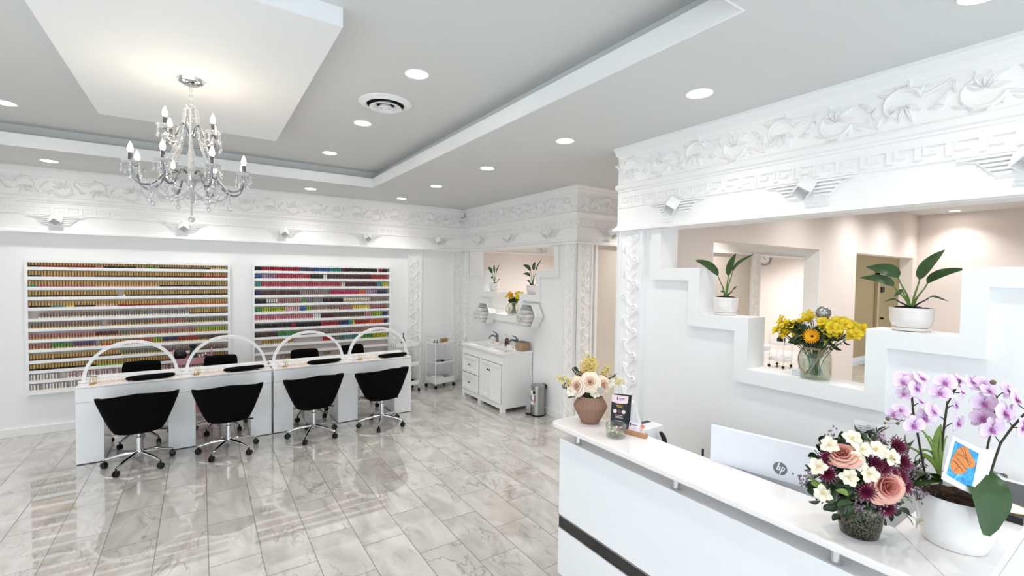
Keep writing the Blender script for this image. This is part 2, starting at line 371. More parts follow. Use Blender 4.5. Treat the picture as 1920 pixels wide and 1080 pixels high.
def scroll_motif(p,c,h):
    b=MB()
    for hf in (0,1):
        sg=1 if hf==0 else -1; uo=hf*p/2
        pts=[];rs=[]
        # stem rising, then a curling spiral
        for i in range(10):
            s=i/9; pts.append((uo-p*.06+p*.2*s,c+sg*h*(-.46+.30*math.sin(s*1.2)))); rs.append(.007+.006*s)
        cx,cz=uo+p*.27,c-sg*.01
        N=30
        for i in range(N):
            s=i/(N-1); a=-PI*.8+s*PI*1.75; r=h*.42*(1-.55*s**2.2)
            pts.append((cx+r*math.cos(a)*1.08,cz+sg*r*math.sin(a))); rs.append(.017*(1-.5*s))
        b.add(half_tube(pts,rs,depth=1.7))
        for k in range(5):
            a=.35+k*.62; b.add(leaf_blob(cx-.006+.010*math.cos(a),cz+sg*(.004+.010*math.sin(a)),h*(.40+.12*(k%2)),h*.105,sg*a,.034))
        for k in range(4):
            a=-2.6+k*.55; r=h*.42; b.add(leaf_blob(cx+r*math.cos(a)*1.08,cz+sg*r*math.sin(a)*.92,h*(.24+.1*(k%2)),h*.075,sg*(a+.9),.028))
        for k in range(4):
            b.add(leaf_blob(uo+p*.44+.012*k,c+sg*h*(.40-.2*k),h*.34,h*.085,sg*(-1.9+.55*k),.032))
        b.add(leaf_blob(uo-p*.02,c-sg*h*.40,h*.34,h*.07,sg*.9,.018)); b.add(leaf_blob(uo+p*.05,c-sg*h*.42,h*.26,h*.06,sg*.25,.018))
    return b
def key_motif(p,z0,z1):
    b=MB(); t=.0095; h=z1-z0; d=.012; q=[(0,0),(0,1),(.72,1),(.72,.34),(.36,.34),(.36,.64)]
    Q=[(u*p,z0+t/2+v*(h-t)) for u,v in q]
    for (u0,v0),(u1,v1) in zip(Q,Q[1:]):
        if abs(u0-u1)<1e-6: b.box(u0-t/2,u0+t/2,-.001,d,min(v0,v1)+t/2,max(v0,v1)-t/2)
        else: b.box(min(u0,u1)-t/2,max(u0,u1)+t/2,-.001,d,v0-t/2,v0+t/2)
    b.box(-.28*p+t,t/2,-.001,d,z0,z0+t)
    return b
def cornice(name,u0,u1,fn,m0=0,m1=0,relief=True):
    b=MB(); n=len(PROF)
    def pt(w,z,u): return fn(u,w,z)
    vs=[fn(u0+m0*max(w,0),w,z) for w,z in PROF]+[fn(u1+m1*max(w,0),w,z) for w,z in PROF]
    b.raw(vs,[tuple(range(n)),tuple(range(2*n-1,n-1,-1))]+[(i,(i+1)%n,(i+1)%n+n,i+n) for i in range(n)])
    o=struct(b.build(name,PLASTER))
    if relief:
        p=.66; mo=scroll_motif(p,2.954,.20); q=MB(); n=int((u1-u0)/p)+1; s=(u1-u0)/n
        for k in range(n):
            q.add(mo,Matrix.Translation((u0+k*s+.02,.022,0))@Matrix.Diagonal((s/p,1,1,1)))
        q.map(fn).build('scroll_relief',PLASTER,o,smooth=50)
        p=.125; mo=key_motif(p,2.645,2.722); q=MB(); n=int((u1-u0)/p)
        for k in range(n): q.add(mo,Matrix.Translation((u0+k*p,.022,0)))
        q.map(fn).build('greek_key_relief',PLASTER,o)
    return o
fBack=lambda u,w,z:(u,7.665-w,z); fA=lambda u,w,z:(4.095-w,u,z); fRet=lambda u,w,z:(u,4.56-w,z); fB=lambda u,w,z:(3.25-w,u,z)
fEnd=lambda u,w,z:(u,3.0+w,z)
cornice('trim_6',-3.45,4.12,fBack)
struct(MB().box(-3.45,4.1,7.665,7.72,2.405,ZC).build('trim_7',PLASTER))
cornice('trim_8',4.56,7.70,fA,-1,0)
cornice('trim_9',4.095,12.3,fRet,-1,0)
cornice('trim_10',-1.5,3.0,fB,0,1)
cornice('trim_22',4.32,12.4,lambda u,w,z:(u,7.70-w,z),relief=False)
cornice('trim_11',3.25,3.45,fEnd,-1,0,relief=False)
# pilasters with a chain of hooked leaves
def pil_motif(p,w):
    b=MB(); pts=[]; rs=[]
    for i in range(15):
        s=i/14; pts.append((w*.16*math.sin(2*PI*s),p*s)); rs.append(.009)
    b.add(half_tube(pts,rs,depth=1.1))
    for sg,zo in ((1,.0),(-1,.5)):
        z=p*zo
        q=[];rs=[]
        for i in range(14):
            s=i/13; a=-.3+s*3.3; r=w*.23*(1-.35*s); q.append((sg*(w*.20+r*math.cos(a)*.8),z+p*.30+r*math.sin(a)*1.15)); rs.append(.011*(1-.4*s))
        b.add(half_tube(q,rs,depth=1.6))
        b.add(leaf_blob(sg*w*.08,z+p*.04,p*.40,w*.12,PI/2-sg*.55,.022))
        b.add(leaf_blob(sg*w*.12,z+p*.30,p*.30,w*.10,PI/2-sg*1.0,.020))
        b.add(leaf_blob(-sg*w*.1,z+p*.15,p*.28,w*.08,PI/2+sg*.5,.016))
    return b
def pilaster(name,uc,w,fn,side=1,d0=0,d=.02):
    b=MB(); b.box(uc-w/2+.022,uc+w/2-.022,-.02,d,0,2.407)
    b.box(uc-w/2,uc-w/2+.022,-.02,d+.018,0,2.407); b.box(uc+w/2-.022,uc+w/2,-.02,d+.018,0,2.407)
    o=struct(b.map(fn).build(name,PLASTER))
    p=.22; mo=pil_motif(p,w-.05); q=MB()
    for k in range(11): q.add(mo,Matrix.Translation((uc,d,.0+k*p*.985)))
    q.map(fn).build('leaf_relief',PLASTER,o,smooth=50)
    return o
fBw=lambda u,w,z:(u,7.70-w,z); fAw=lambda u,w,z:(4.085-w,u,z); fRw=lambda u,w,z:(u,4.55-w,z); fBf=lambda u,w,z:(3.245-w,u,z)
pilaster('trim_12',3.12,.26,fBw); pilaster('trim_13',3.955,.2,fBw)
pilaster('trim_14',7.55,.22,fAw); pilaster('trim_15',4.675,.23,fAw)
pilaster('trim_16',4.235,.23,fRw); pilaster('trim_17',2.862,.268,fBf); pilaster('trim_18',8.45,.27,fRw)
b=MB(); b.box(4.40,4.44,4.52,4.56,0,2.407); struct(b.build('trim_19',PLASTER))
b=MB(); b.box(3.25,3.855,7.695,7.72,0,2.41); struct(b.build('trim_20',PANEL if False else WALL))
struct(MB().box(4.44,8.3,4.553,4.56,0,2.407).build('trim_21',PANEL))
# winged plaster brackets
def bracket():
    root=thing('winged_bracket','x','wall bracket')
    b=MB()
    L=[.26,.185,.165,.145,.12]
    for k,l in enumerate(L):
        z=.035-k*.022
        for sg in (-1,1):
            x0,x1=sorted((sg*.04,sg*l)); b.box(x0,x1,-.020,.004,z-.006,z+.006)
    for sg in (-1,1):
        b.tube([(sg*.26,-.006,.035),(sg*.185,-.006,.013),(sg*.12,-.006,-.058)],.005,5)
    b.build('wing_relief',PLASTER,root)
    q=MB(); M=Matrix.Translation((0,-.055,-.005))@Matrix.Rotation(R(-48),4,'X')@Matrix.Rotation(R(45),4,'Z')
    s_=.043; t_=.006; hh=.056
    for (x0,x1,y0,y1) in ((-s_,s_,-s_,-s_+t_),(-s_,s_,s_-t_,s_),(-s_,-s_+t_,-s_+t_,s_-t_),(s_-t_,s_,-s_+t_,s_-t_)):
        q.add(MB().box(x0,x1,y0,y1,-hh,hh),M)
    q.add(MB().box(-s_+t_,s_-t_,-s_+t_,s_-t_,.02,hh-.004),M)
    q.build('square_tube',PLASTER,root)
    return root
br=bracket(); first=[True]
def put_bracket(loc,rz,label,group):
    o=br if first[0] else dup(br); first[0]=False
    o.location=loc; o.rotation_euler=(0,0,rz); o['label']=label; o['group']=group
ordn=['first','second','third','fourth','fifth']
for k,x in enumerate((-1.425,-.185,1.03,2.265,3.53)):
    put_bracket((x,7.64,2.575),0,'white winged plaster bracket on back wall cornice, %s from the left'%ordn[k],'winged brackets on the back wall')
for k,y in enumerate((7.05,6.12,5.10)):
    put_bracket((4.072,y,2.575),-PI/2,'white winged plaster bracket above the sink niche, %s from the back corner'%ordn[k],'winged brackets above the sink niche')
put_bracket((4.66,4.535,2.575),0,'white winged plaster bracket on the narrow return wall past the sink','winged brackets on the return wall')
put_bracket((5.95,7.68,2.52),0,'white winged plaster bracket in the back room, seen through the vanity niche','winged brackets in the back room')
for k,y in enumerate((2.4,1.41,.45)):
    put_bracket((3.227,y,2.575),-PI/2,'white winged plaster bracket above reception niche, %s from the wall end'%ordn[k],'winged brackets above the reception niche')
# ------------------------------------------------------------------ polish racks
YR=7.65
PALC={'gold':'#b98f45','dark':'#1d191b','black':'#0d0c0d','red':'#b3202c','darkred':'#5e1420','pink':'#d9788c','rose':'#b97c7c','palepink':'#e3b9ba','peach':'#e0a98c','orange':'#d8602c','yellow':'#dccb3a','lime':'#9dbb35','green':'#4c9a48','teal':'#3f9b94','blue':'#3a66a8','navy':'#28305e','violet':'#65497f','mauve':'#a98ba6','taupe':'#9a857a','grey':'#8b8785','brown':'#5f443a','cream':'#e9dcc6','white':'#ece9e6','magenta':'#c22a68','crimson':'#c83c56','greygreen':'#7d8068'}
PM={}
def pmat(c):
    if c not in PM:
        PM[c]=GOLDCAP if c=='gold' else mat('polish_'+c,PALC[c],.22,spec=.5,var=.08,vs=40,coat=.3)
    return PM[c]
PORD=list(PALC)
WORD={'darkred':'dark red','palepink':'pale pink','greygreen':'grey green','dark':'near-black'}
def pick(segs,f,rng):
    for e,t,bm_,pr in segs:
        if f<=e: return (None if rng.random()>pr else (t,bm_))
    return None
LEFT=[
 [(.05,'gold','dark',1),(.3,'gold','red',1),(.34,'gold','pink',1),(.5,'gold','dark',1),(.54,'gold','mauve',1),(.62,'gold','green',1),(.9,'gold','black',1),(1,'gold','cream',1)],
 [(.05,'gold','navy',1),(.3,'gold','rose',1),(.6,'gold','brown',1),(.85,'gold','darkred',1),(1,'gold','red',1)],
 [(.04,'gold','teal',1),(.3,'gold','pink',1),(.62,'gold','peach',1),(.9,'gold','black',1),(1,'gold','brown',1)],
 [(.41,'gold','brown',1),(.44,'gold','white',.3),(1,'gold','dark',1)],
 [(.1,'gold','dark',1),(.16,'gold','teal',1),(.2,'gold','yellow',1),(.3,'gold','black',1),(.4,'gold','palepink',1),(.75,'gold','red',1),(1,'gold','orange',1)],
 [(.04,'palepink','cream',.0),(.25,'taupe','cream',1),(.79,'grey','cream',1),(1,'gold','brown',1)],
 [(.32,'taupe','gold',1),(.35,'taupe','gold',.2),(.6,'taupe','gold',1),(.75,'rose','gold',1),(1,'greygreen','gold',1)],
 [(.3,'rose','gold',1),(.4,'darkred','gold',1),(.46,'greygreen','gold',1),(.6,'taupe','gold',1),(.83,'rose','gold',1),(1,'lime','gold',1)],
 [(.1,'rose','gold',1),(.19,'green','gold',1),(.3,'violet','gold',1),(.33,'taupe','gold',.3),(.46,'gold','orange',1),(.58,'orange','gold',1),(.63,'lime','gold',1),(.71,'navy','gold',1),(.84,'red','gold',1),(1,'brown','gold',1)],
 [(.42,'gold','brown',1),(.65,'greygreen','gold',1),(1,'taupe','brown',1)],
 [(.3,'gold','dark',1),(.5,'gold','lime',1),(1,'gold','brown',1)],
 [(.12,'white','cream',.9),(.16,'white','cream',0),(.5,'palepink','white',.9),(1,'palepink','cream',.9)],
 [(.2,'white','cream',.9),(.24,'white','cream',0),(.4,'white','white',.8),(1,'white','cream',.5)]]
RIGHT=[
 [(.04,'dark','dark',1),(.31,'red','red',1),(.42,'violet','dark',1),(.53,'blue','blue',1),(.62,'teal','teal',1),(.68,'darkred','dark',1),(.9,'black','brown',1),(.93,'white','white',1),(.96,'red','red',1),(1,'dark','dark',1)],
 [(.04,'blue','navy',1),(.14,'mauve','mauve',1),(.38,'crimson','rose',1),(.47,'dark','dark',1),(.5,'white','white',1),(.7,'brown','brown',1),(.86,'darkred','dark',1),(1,'red','red',1)],
 [(.04,'teal','teal',1),(.62,'crimson','rose',1),(.64,'white','white',1),(.9,'darkred','black',1),(.96,'teal','blue',1),(1,'yellow','yellow',1)],
 [(.05,'navy','navy',1),(.3,'brown','brown',1),(.54,'taupe','taupe',1),(.75,'magenta','crimson',1),(.82,'orange','orange',1),(.9,'mauve','mauve',1),(1,'navy','dark',1)],
 [(.07,'dark','dark',1),(.16,'white','grey',1),(.33,'rose','taupe',1),(.36,'green','lime',1),(.48,'grey','grey',1),(.63,'dark','dark',1),(.85,'cream','taupe',1),(1,'taupe','grey',1)],
 [(.04,'green','green',1),(.2,'lime','yellow',1),(.3,'palepink','palepink',1),(.36,'blue','blue',1),(.39,'lime','lime',1),(.6,'taupe','cream',1),(.7,'rose','rose',1),(.85,'yellow','cream',1),(1,'rose','brown',1)],
 [(.4,'pink','palepink',1),(.46,'white','white',1),(.56,'darkred','brown',1),(.8,'brown','taupe',1),(.86,'rose','rose',1),(.95,'lime','green',1),(1,'navy','blue',1)],
 [(.25,'dark','grey',1),(.28,'red','red',1),(.46,'dark','dark',1),(.6,'red','crimson',1),(.68,'navy','blue',1),(.7,'teal','teal',1),(.73,'yellow','yellow',1),(.85,'red','orange',1),(.97,'orange','orange',1),(1,'navy','navy',1)],
 [(.15,'brown','dark',1),(.3,'green','teal',1),(.7,'taupe','brown',1),(1,'rose','taupe',1)],
 [(.04,'gold','cream',0),(.26,'gold','cream',.95),(.47,'gold','cream',0),(.56,'red','orange',1),(.6,'taupe','taupe',1),(.75,'teal','rose',1),(.88,'green','lime',1),(1,'yellow','lime',1)],
 [(1,'gold','cream',0)],
 [(.17,'gold','cream',0),(.27,'taupe','gold',.9),(.47,'gold','cream',0),(.54,'taupe','cream',.9),(1,'gold','cream',0)],
 [(1,'gold','cream',0)]]
zrows=[1.988,1.873,1.752,1.632,1.506,1.377,1.258,1.126,1.009,.876,.758,.640,.523]
zrowsR=[1.982,1.867,1.746,1.621,1.495,1.373,1.251,1.126,1.0,.886,.77,.65,.53]
RK=['top','second','third','fourth','fifth','sixth','seventh','eighth','ninth','tenth','eleventh','twelfth','thirteenth']
def bottle_parts(kind):
    body=MB(); cap=MB()
    if kind=='gold':
        body.lathe([(.0105,0),(.0122,.002),(.0122,.041),(.0075,.046),(.0065,.048)],8); cap.lathe([(.0085,.047),(.0098,.048),(.0090,.094),(.007,.096)],8)
    elif kind=='upside':
        body.lathe([(.0105,0),(.0118,.002),(.0118,.038),(.0075,.043),(.006,.045)],8); cap.lathe([(.0095,.044),(.0102,.045),(.0098,.088),(.008,.091)],8)
    else:
        body.lathe([(.0115,0),(.0138,.002),(.0138,.038),(.008,.043),(.007,.045)],8); cap.lathe([(.0120,.044),(.0126,.045),(.0112,.092),(.009,.094)],8)
    return body,cap
meshes={}
def bottle_obj(name,kind,t,c,loc):
    body,cap=bottle_parts(kind)
    if ('b',kind,c) not in meshes: meshes[('b',kind,c)]=body.mesh('bottle_body',pmat(c),smooth=40)
    if ('c',kind,t) not in meshes: meshes[('c',kind,t)]=cap.mesh('bottle_cap',pmat(t),smooth=40)
    o=bpy.data.objects.new(name,meshes[('b',kind,c)]); COL.objects.link(o); o.location=loc
    k=bpy.data.objects.new('cap',meshes[('c',kind,t)]); COL.objects.link(k); k.parent=o
    return o
def rack(label,x0,x1,zr,rows,pitch,nind,side,bname,cat):
    root=thing('polish_rack',label,'rack',((x0+x1)/2,YR,0)); root_x=(x0+x1)/2
    zt,zb=2.085,.485; W=.028
    b=MB(); q=lambda a,c,z0,z1:b.box(a-root_x,c-root_x,0,.068,z0,z1)
    q(x0,x0+W,zb,zt); q(x1-W,x1,zb,zt); q(x0+W,x1-W,zt-W,zt); q(x0+W,x1-W,zb,zb+.02)
    b.build('frame',WPAINT,root,bevel=.002)
    MB().box(x0+W-root_x,x1-W-root_x,.062,.067,zb+.02,zt-W).build('back_panel',mat('rack_back','#cfc4bf',.6),root)
    for z in zr:
        s=MB().box(x0+W-root_x,x1-W-root_x,.012,.062,z-.016,z-.010); s.box(x0+W-root_x,x1-W-root_x,.004,.012,z-.020,z+.017)
        s.build('shelf',WPAINT,root)
    rng=random.Random(len(rows)*7+int(pitch*1e5)+side); n=int((x1-x0-2*W)/pitch); st=MB(); used=[]
    cnt=0
    for r,(z,segs) in enumerate(zip(zr,rows)):
        for i in range(n):
            f=(i+.5)/n; pk=pick(segs,f,rng)
            if not pk: continue
            t,c=pk; x=x0+W+pitch*(i+.5)+rng.uniform(-.001,.001); y=YR+.030+rng.uniform(-.004,.004)
            kind='gold' if (side==0 and t=='gold') else ('upside' if side==0 else 'tall')
            if i<nind[r]:
                o=bottle_obj(bname,kind,t,c,(x,y,z-.010))
                d='%s-capped nail polish bottle with %s base'%(WORD.get(t,t),WORD.get(c,c))
                lab='%s on the %s shelf, %s rack'%(d,RK[r],'left' if side==0 else 'right')
                tag(o,lab,'nail polish',lab.replace('bottle','bottles')); cnt+=1
            else:
                body,cap=bottle_parts(kind); M=Matrix.Translation((x,y,z-.010))
                st.add(body,M,PORD.index(c)); st.add(cap,M,PORD.index(t))
    o=st.build('nail_polish_bottles',[pmat(c) for c in PORD],smooth=40)
    tag(o,'rows of nail polish bottles filling the %s'%('right part of the left wall rack' if side==0 else 'right part of the right wall rack'),'nail polish',kind='stuff')
rack('white wall rack on the left full of gold-capped nail polish',-1.712,.343,zrows,LEFT,.0268,[27]*11+[3,0],0,'nail_polish_bottle','nail polish')
rack('white wall rack on the right full of colourful nail polish',.620,2.681,zrowsR,RIGHT,.0305,[31]*9+[20,0,0,0],1,'coloured_polish_bottle','nail polish')

# ------------------------------------------------------------------ manicure tables
YT=6.254; TD=.50; TH=.80
def mtable(x0,x1,ped,label):
    root=thing('manicure_table',label,'table',(x0,YT,0)); w=x1-x0
    MB().box(0,w,0,TD,TH-.018,TH).build('tabletop',[QUARTZ],root,bevel=.003)
    MB().box(0,w,-.001,.0,TH-.020,TH-.017).build('edge_strip',GREYPL,root) if False else None
    MB().box(.002,w-.002,.004,.022,.635,TH-.020).build('front_apron',LAC,root,bevel=.002)
    for a,c in ped:
        MB().box(max(a-x0,.002),min(c-x0,w-.002),.006,TD-.02,.010,.632).build('pedestal',LAC,root,bevel=.002); MB().box(max(a-x0,.002)+.006,min(c-x0,w-.002)-.006,.012,TD-.03,.0,.010).build('shadow_gap_strip',BLACKPL,root)  # black inset strip imitates the shadow gap under each pedestal
    MB().box(.0,w,TD-.12,TD-.005,TH+.001,TH+.022).build('rear_ledge',WPLAST,root,bevel=.003)
    return root
X1=[at(p,800,Y=YT).x for p in (141,195,316,367,470,509.5)]
X2=[at(p,780,Y=YT).x for p in (513,550,634,671,740,771)]
mtable(X1[0],X1[5],[(X1[0],X1[1]),(X1[2],X1[3]),(X1[4],X1[5])],'long white manicure table with two stations, nearer the left wall')
mtable(X2[0],X2[5],[(X2[0],X2[1]),(X2[2],X2[3]),(X2[4],X2[5])],'long white manicure table with two stations, on the right by the trolleys')
ST=[(-.625,.395),(.26,.40),(1.17,.42),(2.09,.41)]
SN=['leftmost','second from left','third from left','rightmost']
YL=6.47
lab0=[]
def lamp(hw):
    root=thing('arch_lamp','x','lamp')
    b=MB(); n=40; w=.021; d=.015; rr=.385
    vs=[];fs=[]
    for i in range(n+1):
        a=PI-PI*i/n; ca,sa=math.cos(a),math.sin(a)
        for (dr,dy) in ((-d,-w),(d,-w),(d,w),(-d,w)): vs.append(((hw+dr)*ca,dy,.018+(rr+dr)*max(sa,0)))
    for i in range(n):
        for k in range(4): k2=(k+1)%4; fs.append((i*4+k,i*4+k2,(i+1)*4+k2,(i+1)*4+k))
    fs+= [(3,2,1,0),tuple(n*4+k for k in range(4))]
    b.raw(vs,fs).build('arch',WPLAST,root,smooth=50)
    b=MB(); vs=[];fs=[]
    for i in range(n+1):
        a=PI-.12-(PI-.24)*i/n; ca,sa=math.cos(a),math.sin(a)
        for dy in (-.010,.010): vs.append(((hw-d-.0008)*ca,dy,.018+(rr-d-.0008)*max(sa,0)))
    for i in range(n): fs.append((2*i,2*i+1,2*i+3,2*i+2))
    b.raw(vs,fs).build('diffuser',mat('lamp_diffuser','#ffffff',.5),root)
    for sg in (-1,1): MB().cbox((sg*hw,0,.010),(.085,.07,.018)).build('foot',WPLAST,root,bevel=.004)
    return root
for k,(c,hw) in enumerate(ST):
    o=lamp(hw); o.location=(c,YL,TH+.001)
    tag(o,'white arched desk lamp over the %s manicure station'%SN[k],'lamp','arch lamps on the manicure tables')
    # hand rest
    t=thing('hand_rest','black padded hand rest at the %s manicure station'%SN[k],'hand rest',(c+.17,6.335,TH+.0005),R(4),'hand rests on the manicure tables')
    b=MB()
    def fn(u,v,half=.215):
        x=(u*2-1)*half; e=(1-abs(u*2-1)**4)**.5; a=2*PI*v
        return (x,.062*e*math.cos(a)+.02*(abs(x)/half)**2,.026+.024*(.35+.65*e)*math.sin(a)+.004*(1-abs(x)/half))
    b.grid(fn,28,14); b.build('pad',BLACKFAB,t,smooth=60,weld=True)
    MB().box(-.15,.15,-.03,.03,0,.006).build('base_plate',BLACKPL,t)
    # small kit on the table
    s=thing('nail_tip_tray','shallow tray with a row of nail tips at the %s manicure station'%SN[k],'tray',(c-.17,6.36,TH+.0005),0,'nail tip trays')
    MB().box(-.15,.15,-.06,.06,0,.008).build('tray',mat('blush_tray','#ead9d0',.4),s,bevel=.003)
    q=MB()
    for j in range(9): q.add(MB().ell((-.125+.031*j,.015,.021),(.008,.006,.018),6,5))
    q.build('nail_tips',CREAM,s,smooth=60)['kind']='stuff'
    g=thing('gold_tool_stand','small gold tool holder beside the arch lamp of the %s station'%SN[k],'tool holder',(c-.30,6.33,TH+.0005),0,'gold tool stands')
    MB().lathe([(.032,0),(.034,.003),(.033,.009),(.028,.011)],20).build('base',GOLD,g,smooth=40)
    for sg in (-1,1):
        MB().tube([(sg*.014-.009,0,.010),(sg*.014-.009,0,.062)]+[(sg*.014-.009*math.cos(PI*i/6),0,.062+.011*math.sin(PI*i/6)) for i in range(1,6)]+[(sg*.014+.009,0,.062),(sg*.014+.009,0,.010)],.0022,6).build('loop',GOLD,g,smooth=60)
    f=tag(MB().box(-.055,.055,-.04,.04,0,.012).build('dust_collector',mat('pale_grey_plastic','#d5cfcf',.4),bevel=.003,loc=(c+.30 if k in(1,2) else c-.02,6.36 if k in (1,2) else 6.47,TH+.0005)),'flat grey plate lying on the %s manicure station'%SN[k],'plate','grey plates on the manicure tables')
def cable(pts,label):
    tag(MB().tube(pts,.0035,6).build('cable',BLACKPL,smooth=60),label,'cable')
cx=.5*(X1[5]+X2[0])
cable(bez((cx-.05,6.60,TH+.026),(cx-.03,6.5,TH+.10),(cx+.05,6.5,TH+.09),(cx+.04,6.62,TH+.026)),'thin black cable looping up where the two manicure tables meet')
cable(bez((X1[0]+.03,6.63,TH+.026),(X1[0]-.02,6.60,TH+.05),(X1[0]+.02,6.56,TH+.05),(X1[0]+.12,6.62,TH+.026)),'short black cable at the left end of the manicure tables')
# ------------------------------------------------------------------ chairs
def chair_base(root,rl=.29,zcol=.40,rot=0):
    MB().lathe([(.030,.0),(.034,.01),(.034,.055),(.026,.065)],16,(0,0,.095)).build('hub',CHROME,root,smooth=40)
    MB().lathe([(.024,.16),(.024,.29),(.015,.295),(.015,zcol+.01)],16).build('gas_lift',CHROME,root,smooth=40)
    for k in range(5):
        a=rot+2*PI*k/5; ca,sa=math.cos(a),math.sin(a)
        leg=MB().tube([(ca*r,sa*r,z) for r,z in ((.02,.132),(.10,.125),(.20,.108),(.272,.088),(.292,.080))],[.022,.020,.016,.0135,.012],8).build('base_leg',CHROME,root,smooth=60)
        cst=MB()
        px,py=ca*rl,sa*rl
        cst.tube([(px,py,.085),(px,py,.045)],.008,8)
        wd=Vector((-sa*math.cos(k*1.7)+ca*math.sin(k*1.7),ca*math.cos(k*1.7)+sa*math.sin(k*1.7),0)).normalized()
        for sg in (-1,1):
            c=Vector((px,py,.031))+wd*(.013*sg)
            cst.tube([c-wd*.009,c-wd*.005,c+wd*.005,c+wd*.009],[.024,.030,.030,.024],14)
        cst.tube([Vector((px,py,.031))-wd*.012,Vector((px,py,.031))+wd*.012],.012,8)
        cst.build('caster',BLACKPL,leg,smooth=40)
def tub_chair(label):
    root=thing('tub_chair',label,'chair',group='customer chairs at the manicure tables')
    zb,zt=.385,.768; T=.045
    def outer(a,v):
        # a: angle, back at -Y; v 0..1 bottom..rim
        ca,sa=math.cos(a),math.sin(a); k=.60+.40*v**.85
        rx=.345*k; ry=.285*k; n=2.5
        r=1/((abs(ca)/rx)**n+(abs(sa)/ry)**n)**(1/n)
        return r
    AR=R(142)
    def surf(u,v,inner):
        s=(u*2-1); a=-PI/2+s*AR
        top=zt+.022-.105*abs(s)**1.35-.08*max(0,(abs(s)-.6)/.4)**2
        z=zb+(top-zb)*v; r=outer(a,v)
        if inner: r-=T; z=max(z,zb+.05)
        y=math.sin(a)*r
        return Vector((math.cos(a)*r,y,z))
    b=MB(); NU,NV=44,9
    grid=[]
    sect=[(0,v/NV) for v in range(NV+1)]+[(1,1-v/NV) for v in range(NV+1)]
    for (inn,v) in sect: grid.append([surf(i/NU,v,inn) for i in range(NU+1)])
    # soften the rim
    for i in range(NU+1):
        m=(grid[NV][i]+grid[NV+1][i])/2; grid[NV][i]=grid[NV][i].lerp(m,.35)-Vector((0,0,.004)); grid[NV+1][i]=grid[NV+1][i].lerp(m,.35)-Vector((0,0,.004))
    vs=[p for row in grid for p in row]; n=NU+1; fs=[(j*n+i,j*n+i+1,(j+1)*n+i+1,(j+1)*n+i) for j in range(len(grid)-1) for i in range(NU)]
    for i in (0,NU): fs.append(tuple(j*n+i for j in range(len(grid))) )
    b.raw(vs,fs)
    b.build('shell',BLACKFAB,root,smooth=50)
    # rounded underside
    q=MB(); prof=[]
    rows=[]
    for f,dz in ((1.0,0.004),(.97,-.012),(.88,-.022),(.5,-.026),(.02,-.026)):
        rows.append([Vector((math.cos(a)*outer(a,0)*f,math.sin(a)*outer(a,0)*f,zb+dz)) for a in [2*PI*i/40 for i in range(40)]])
    vs=[p for r in rows for p in r]; fs=[(j*40+i,j*40+(i+1)%40,(j+1)*40+(i+1)%40,(j+1)*40+i) for j in range(4) for i in range(40)]; fs.append(tuple(range(4*40,5*40)))
    q.raw(vs,fs).build('underside',BLACKFAB,root,smooth=60)
    MB().lathe([(.01,.0),(.235,.0),(.25,.02),(.25,.055),(.23,.075),(.01,.082)],32,(0,.02,zb+.005),sx=.86,sy=.86).build('seat_cushion',BLACKFAB,root,smooth=60)
    MB().cbox((0,0,zb-.034),(.16,.16,.016)).build('seat_plate',BLACKPL,root)
    MB().tube([(.05,.02,zb-.045),(.16,.02,zb-.05),(.24,.02,zb-.062)],[.005,.006,.010],8).build('lever',BLACKPL,root,smooth=60)
    chair_base(root,zcol=zb-.03,rot=R(-125))
    return root
ch=tub_chair('x')
C4=[(-.53,5.97,R(3),R(0)),(.245,5.905,R(1),0),(1.13,5.93,R(5),0),(1.955,5.90,R(9),0)]
CN=['black tub chair with chrome base at the left end of the manicure tables','black tub chair with chrome base, second from the left','black tub chair with chrome base, third from the left','black tub chair with chrome base at the right end of the manicure tables']
for k,(x,y,rz,_) in enumerate(C4):
    o=ch if k==0 else dup(ch); o.location=(x,y,0); o.rotation_euler=(0,0,rz); o['label']=CN[k]
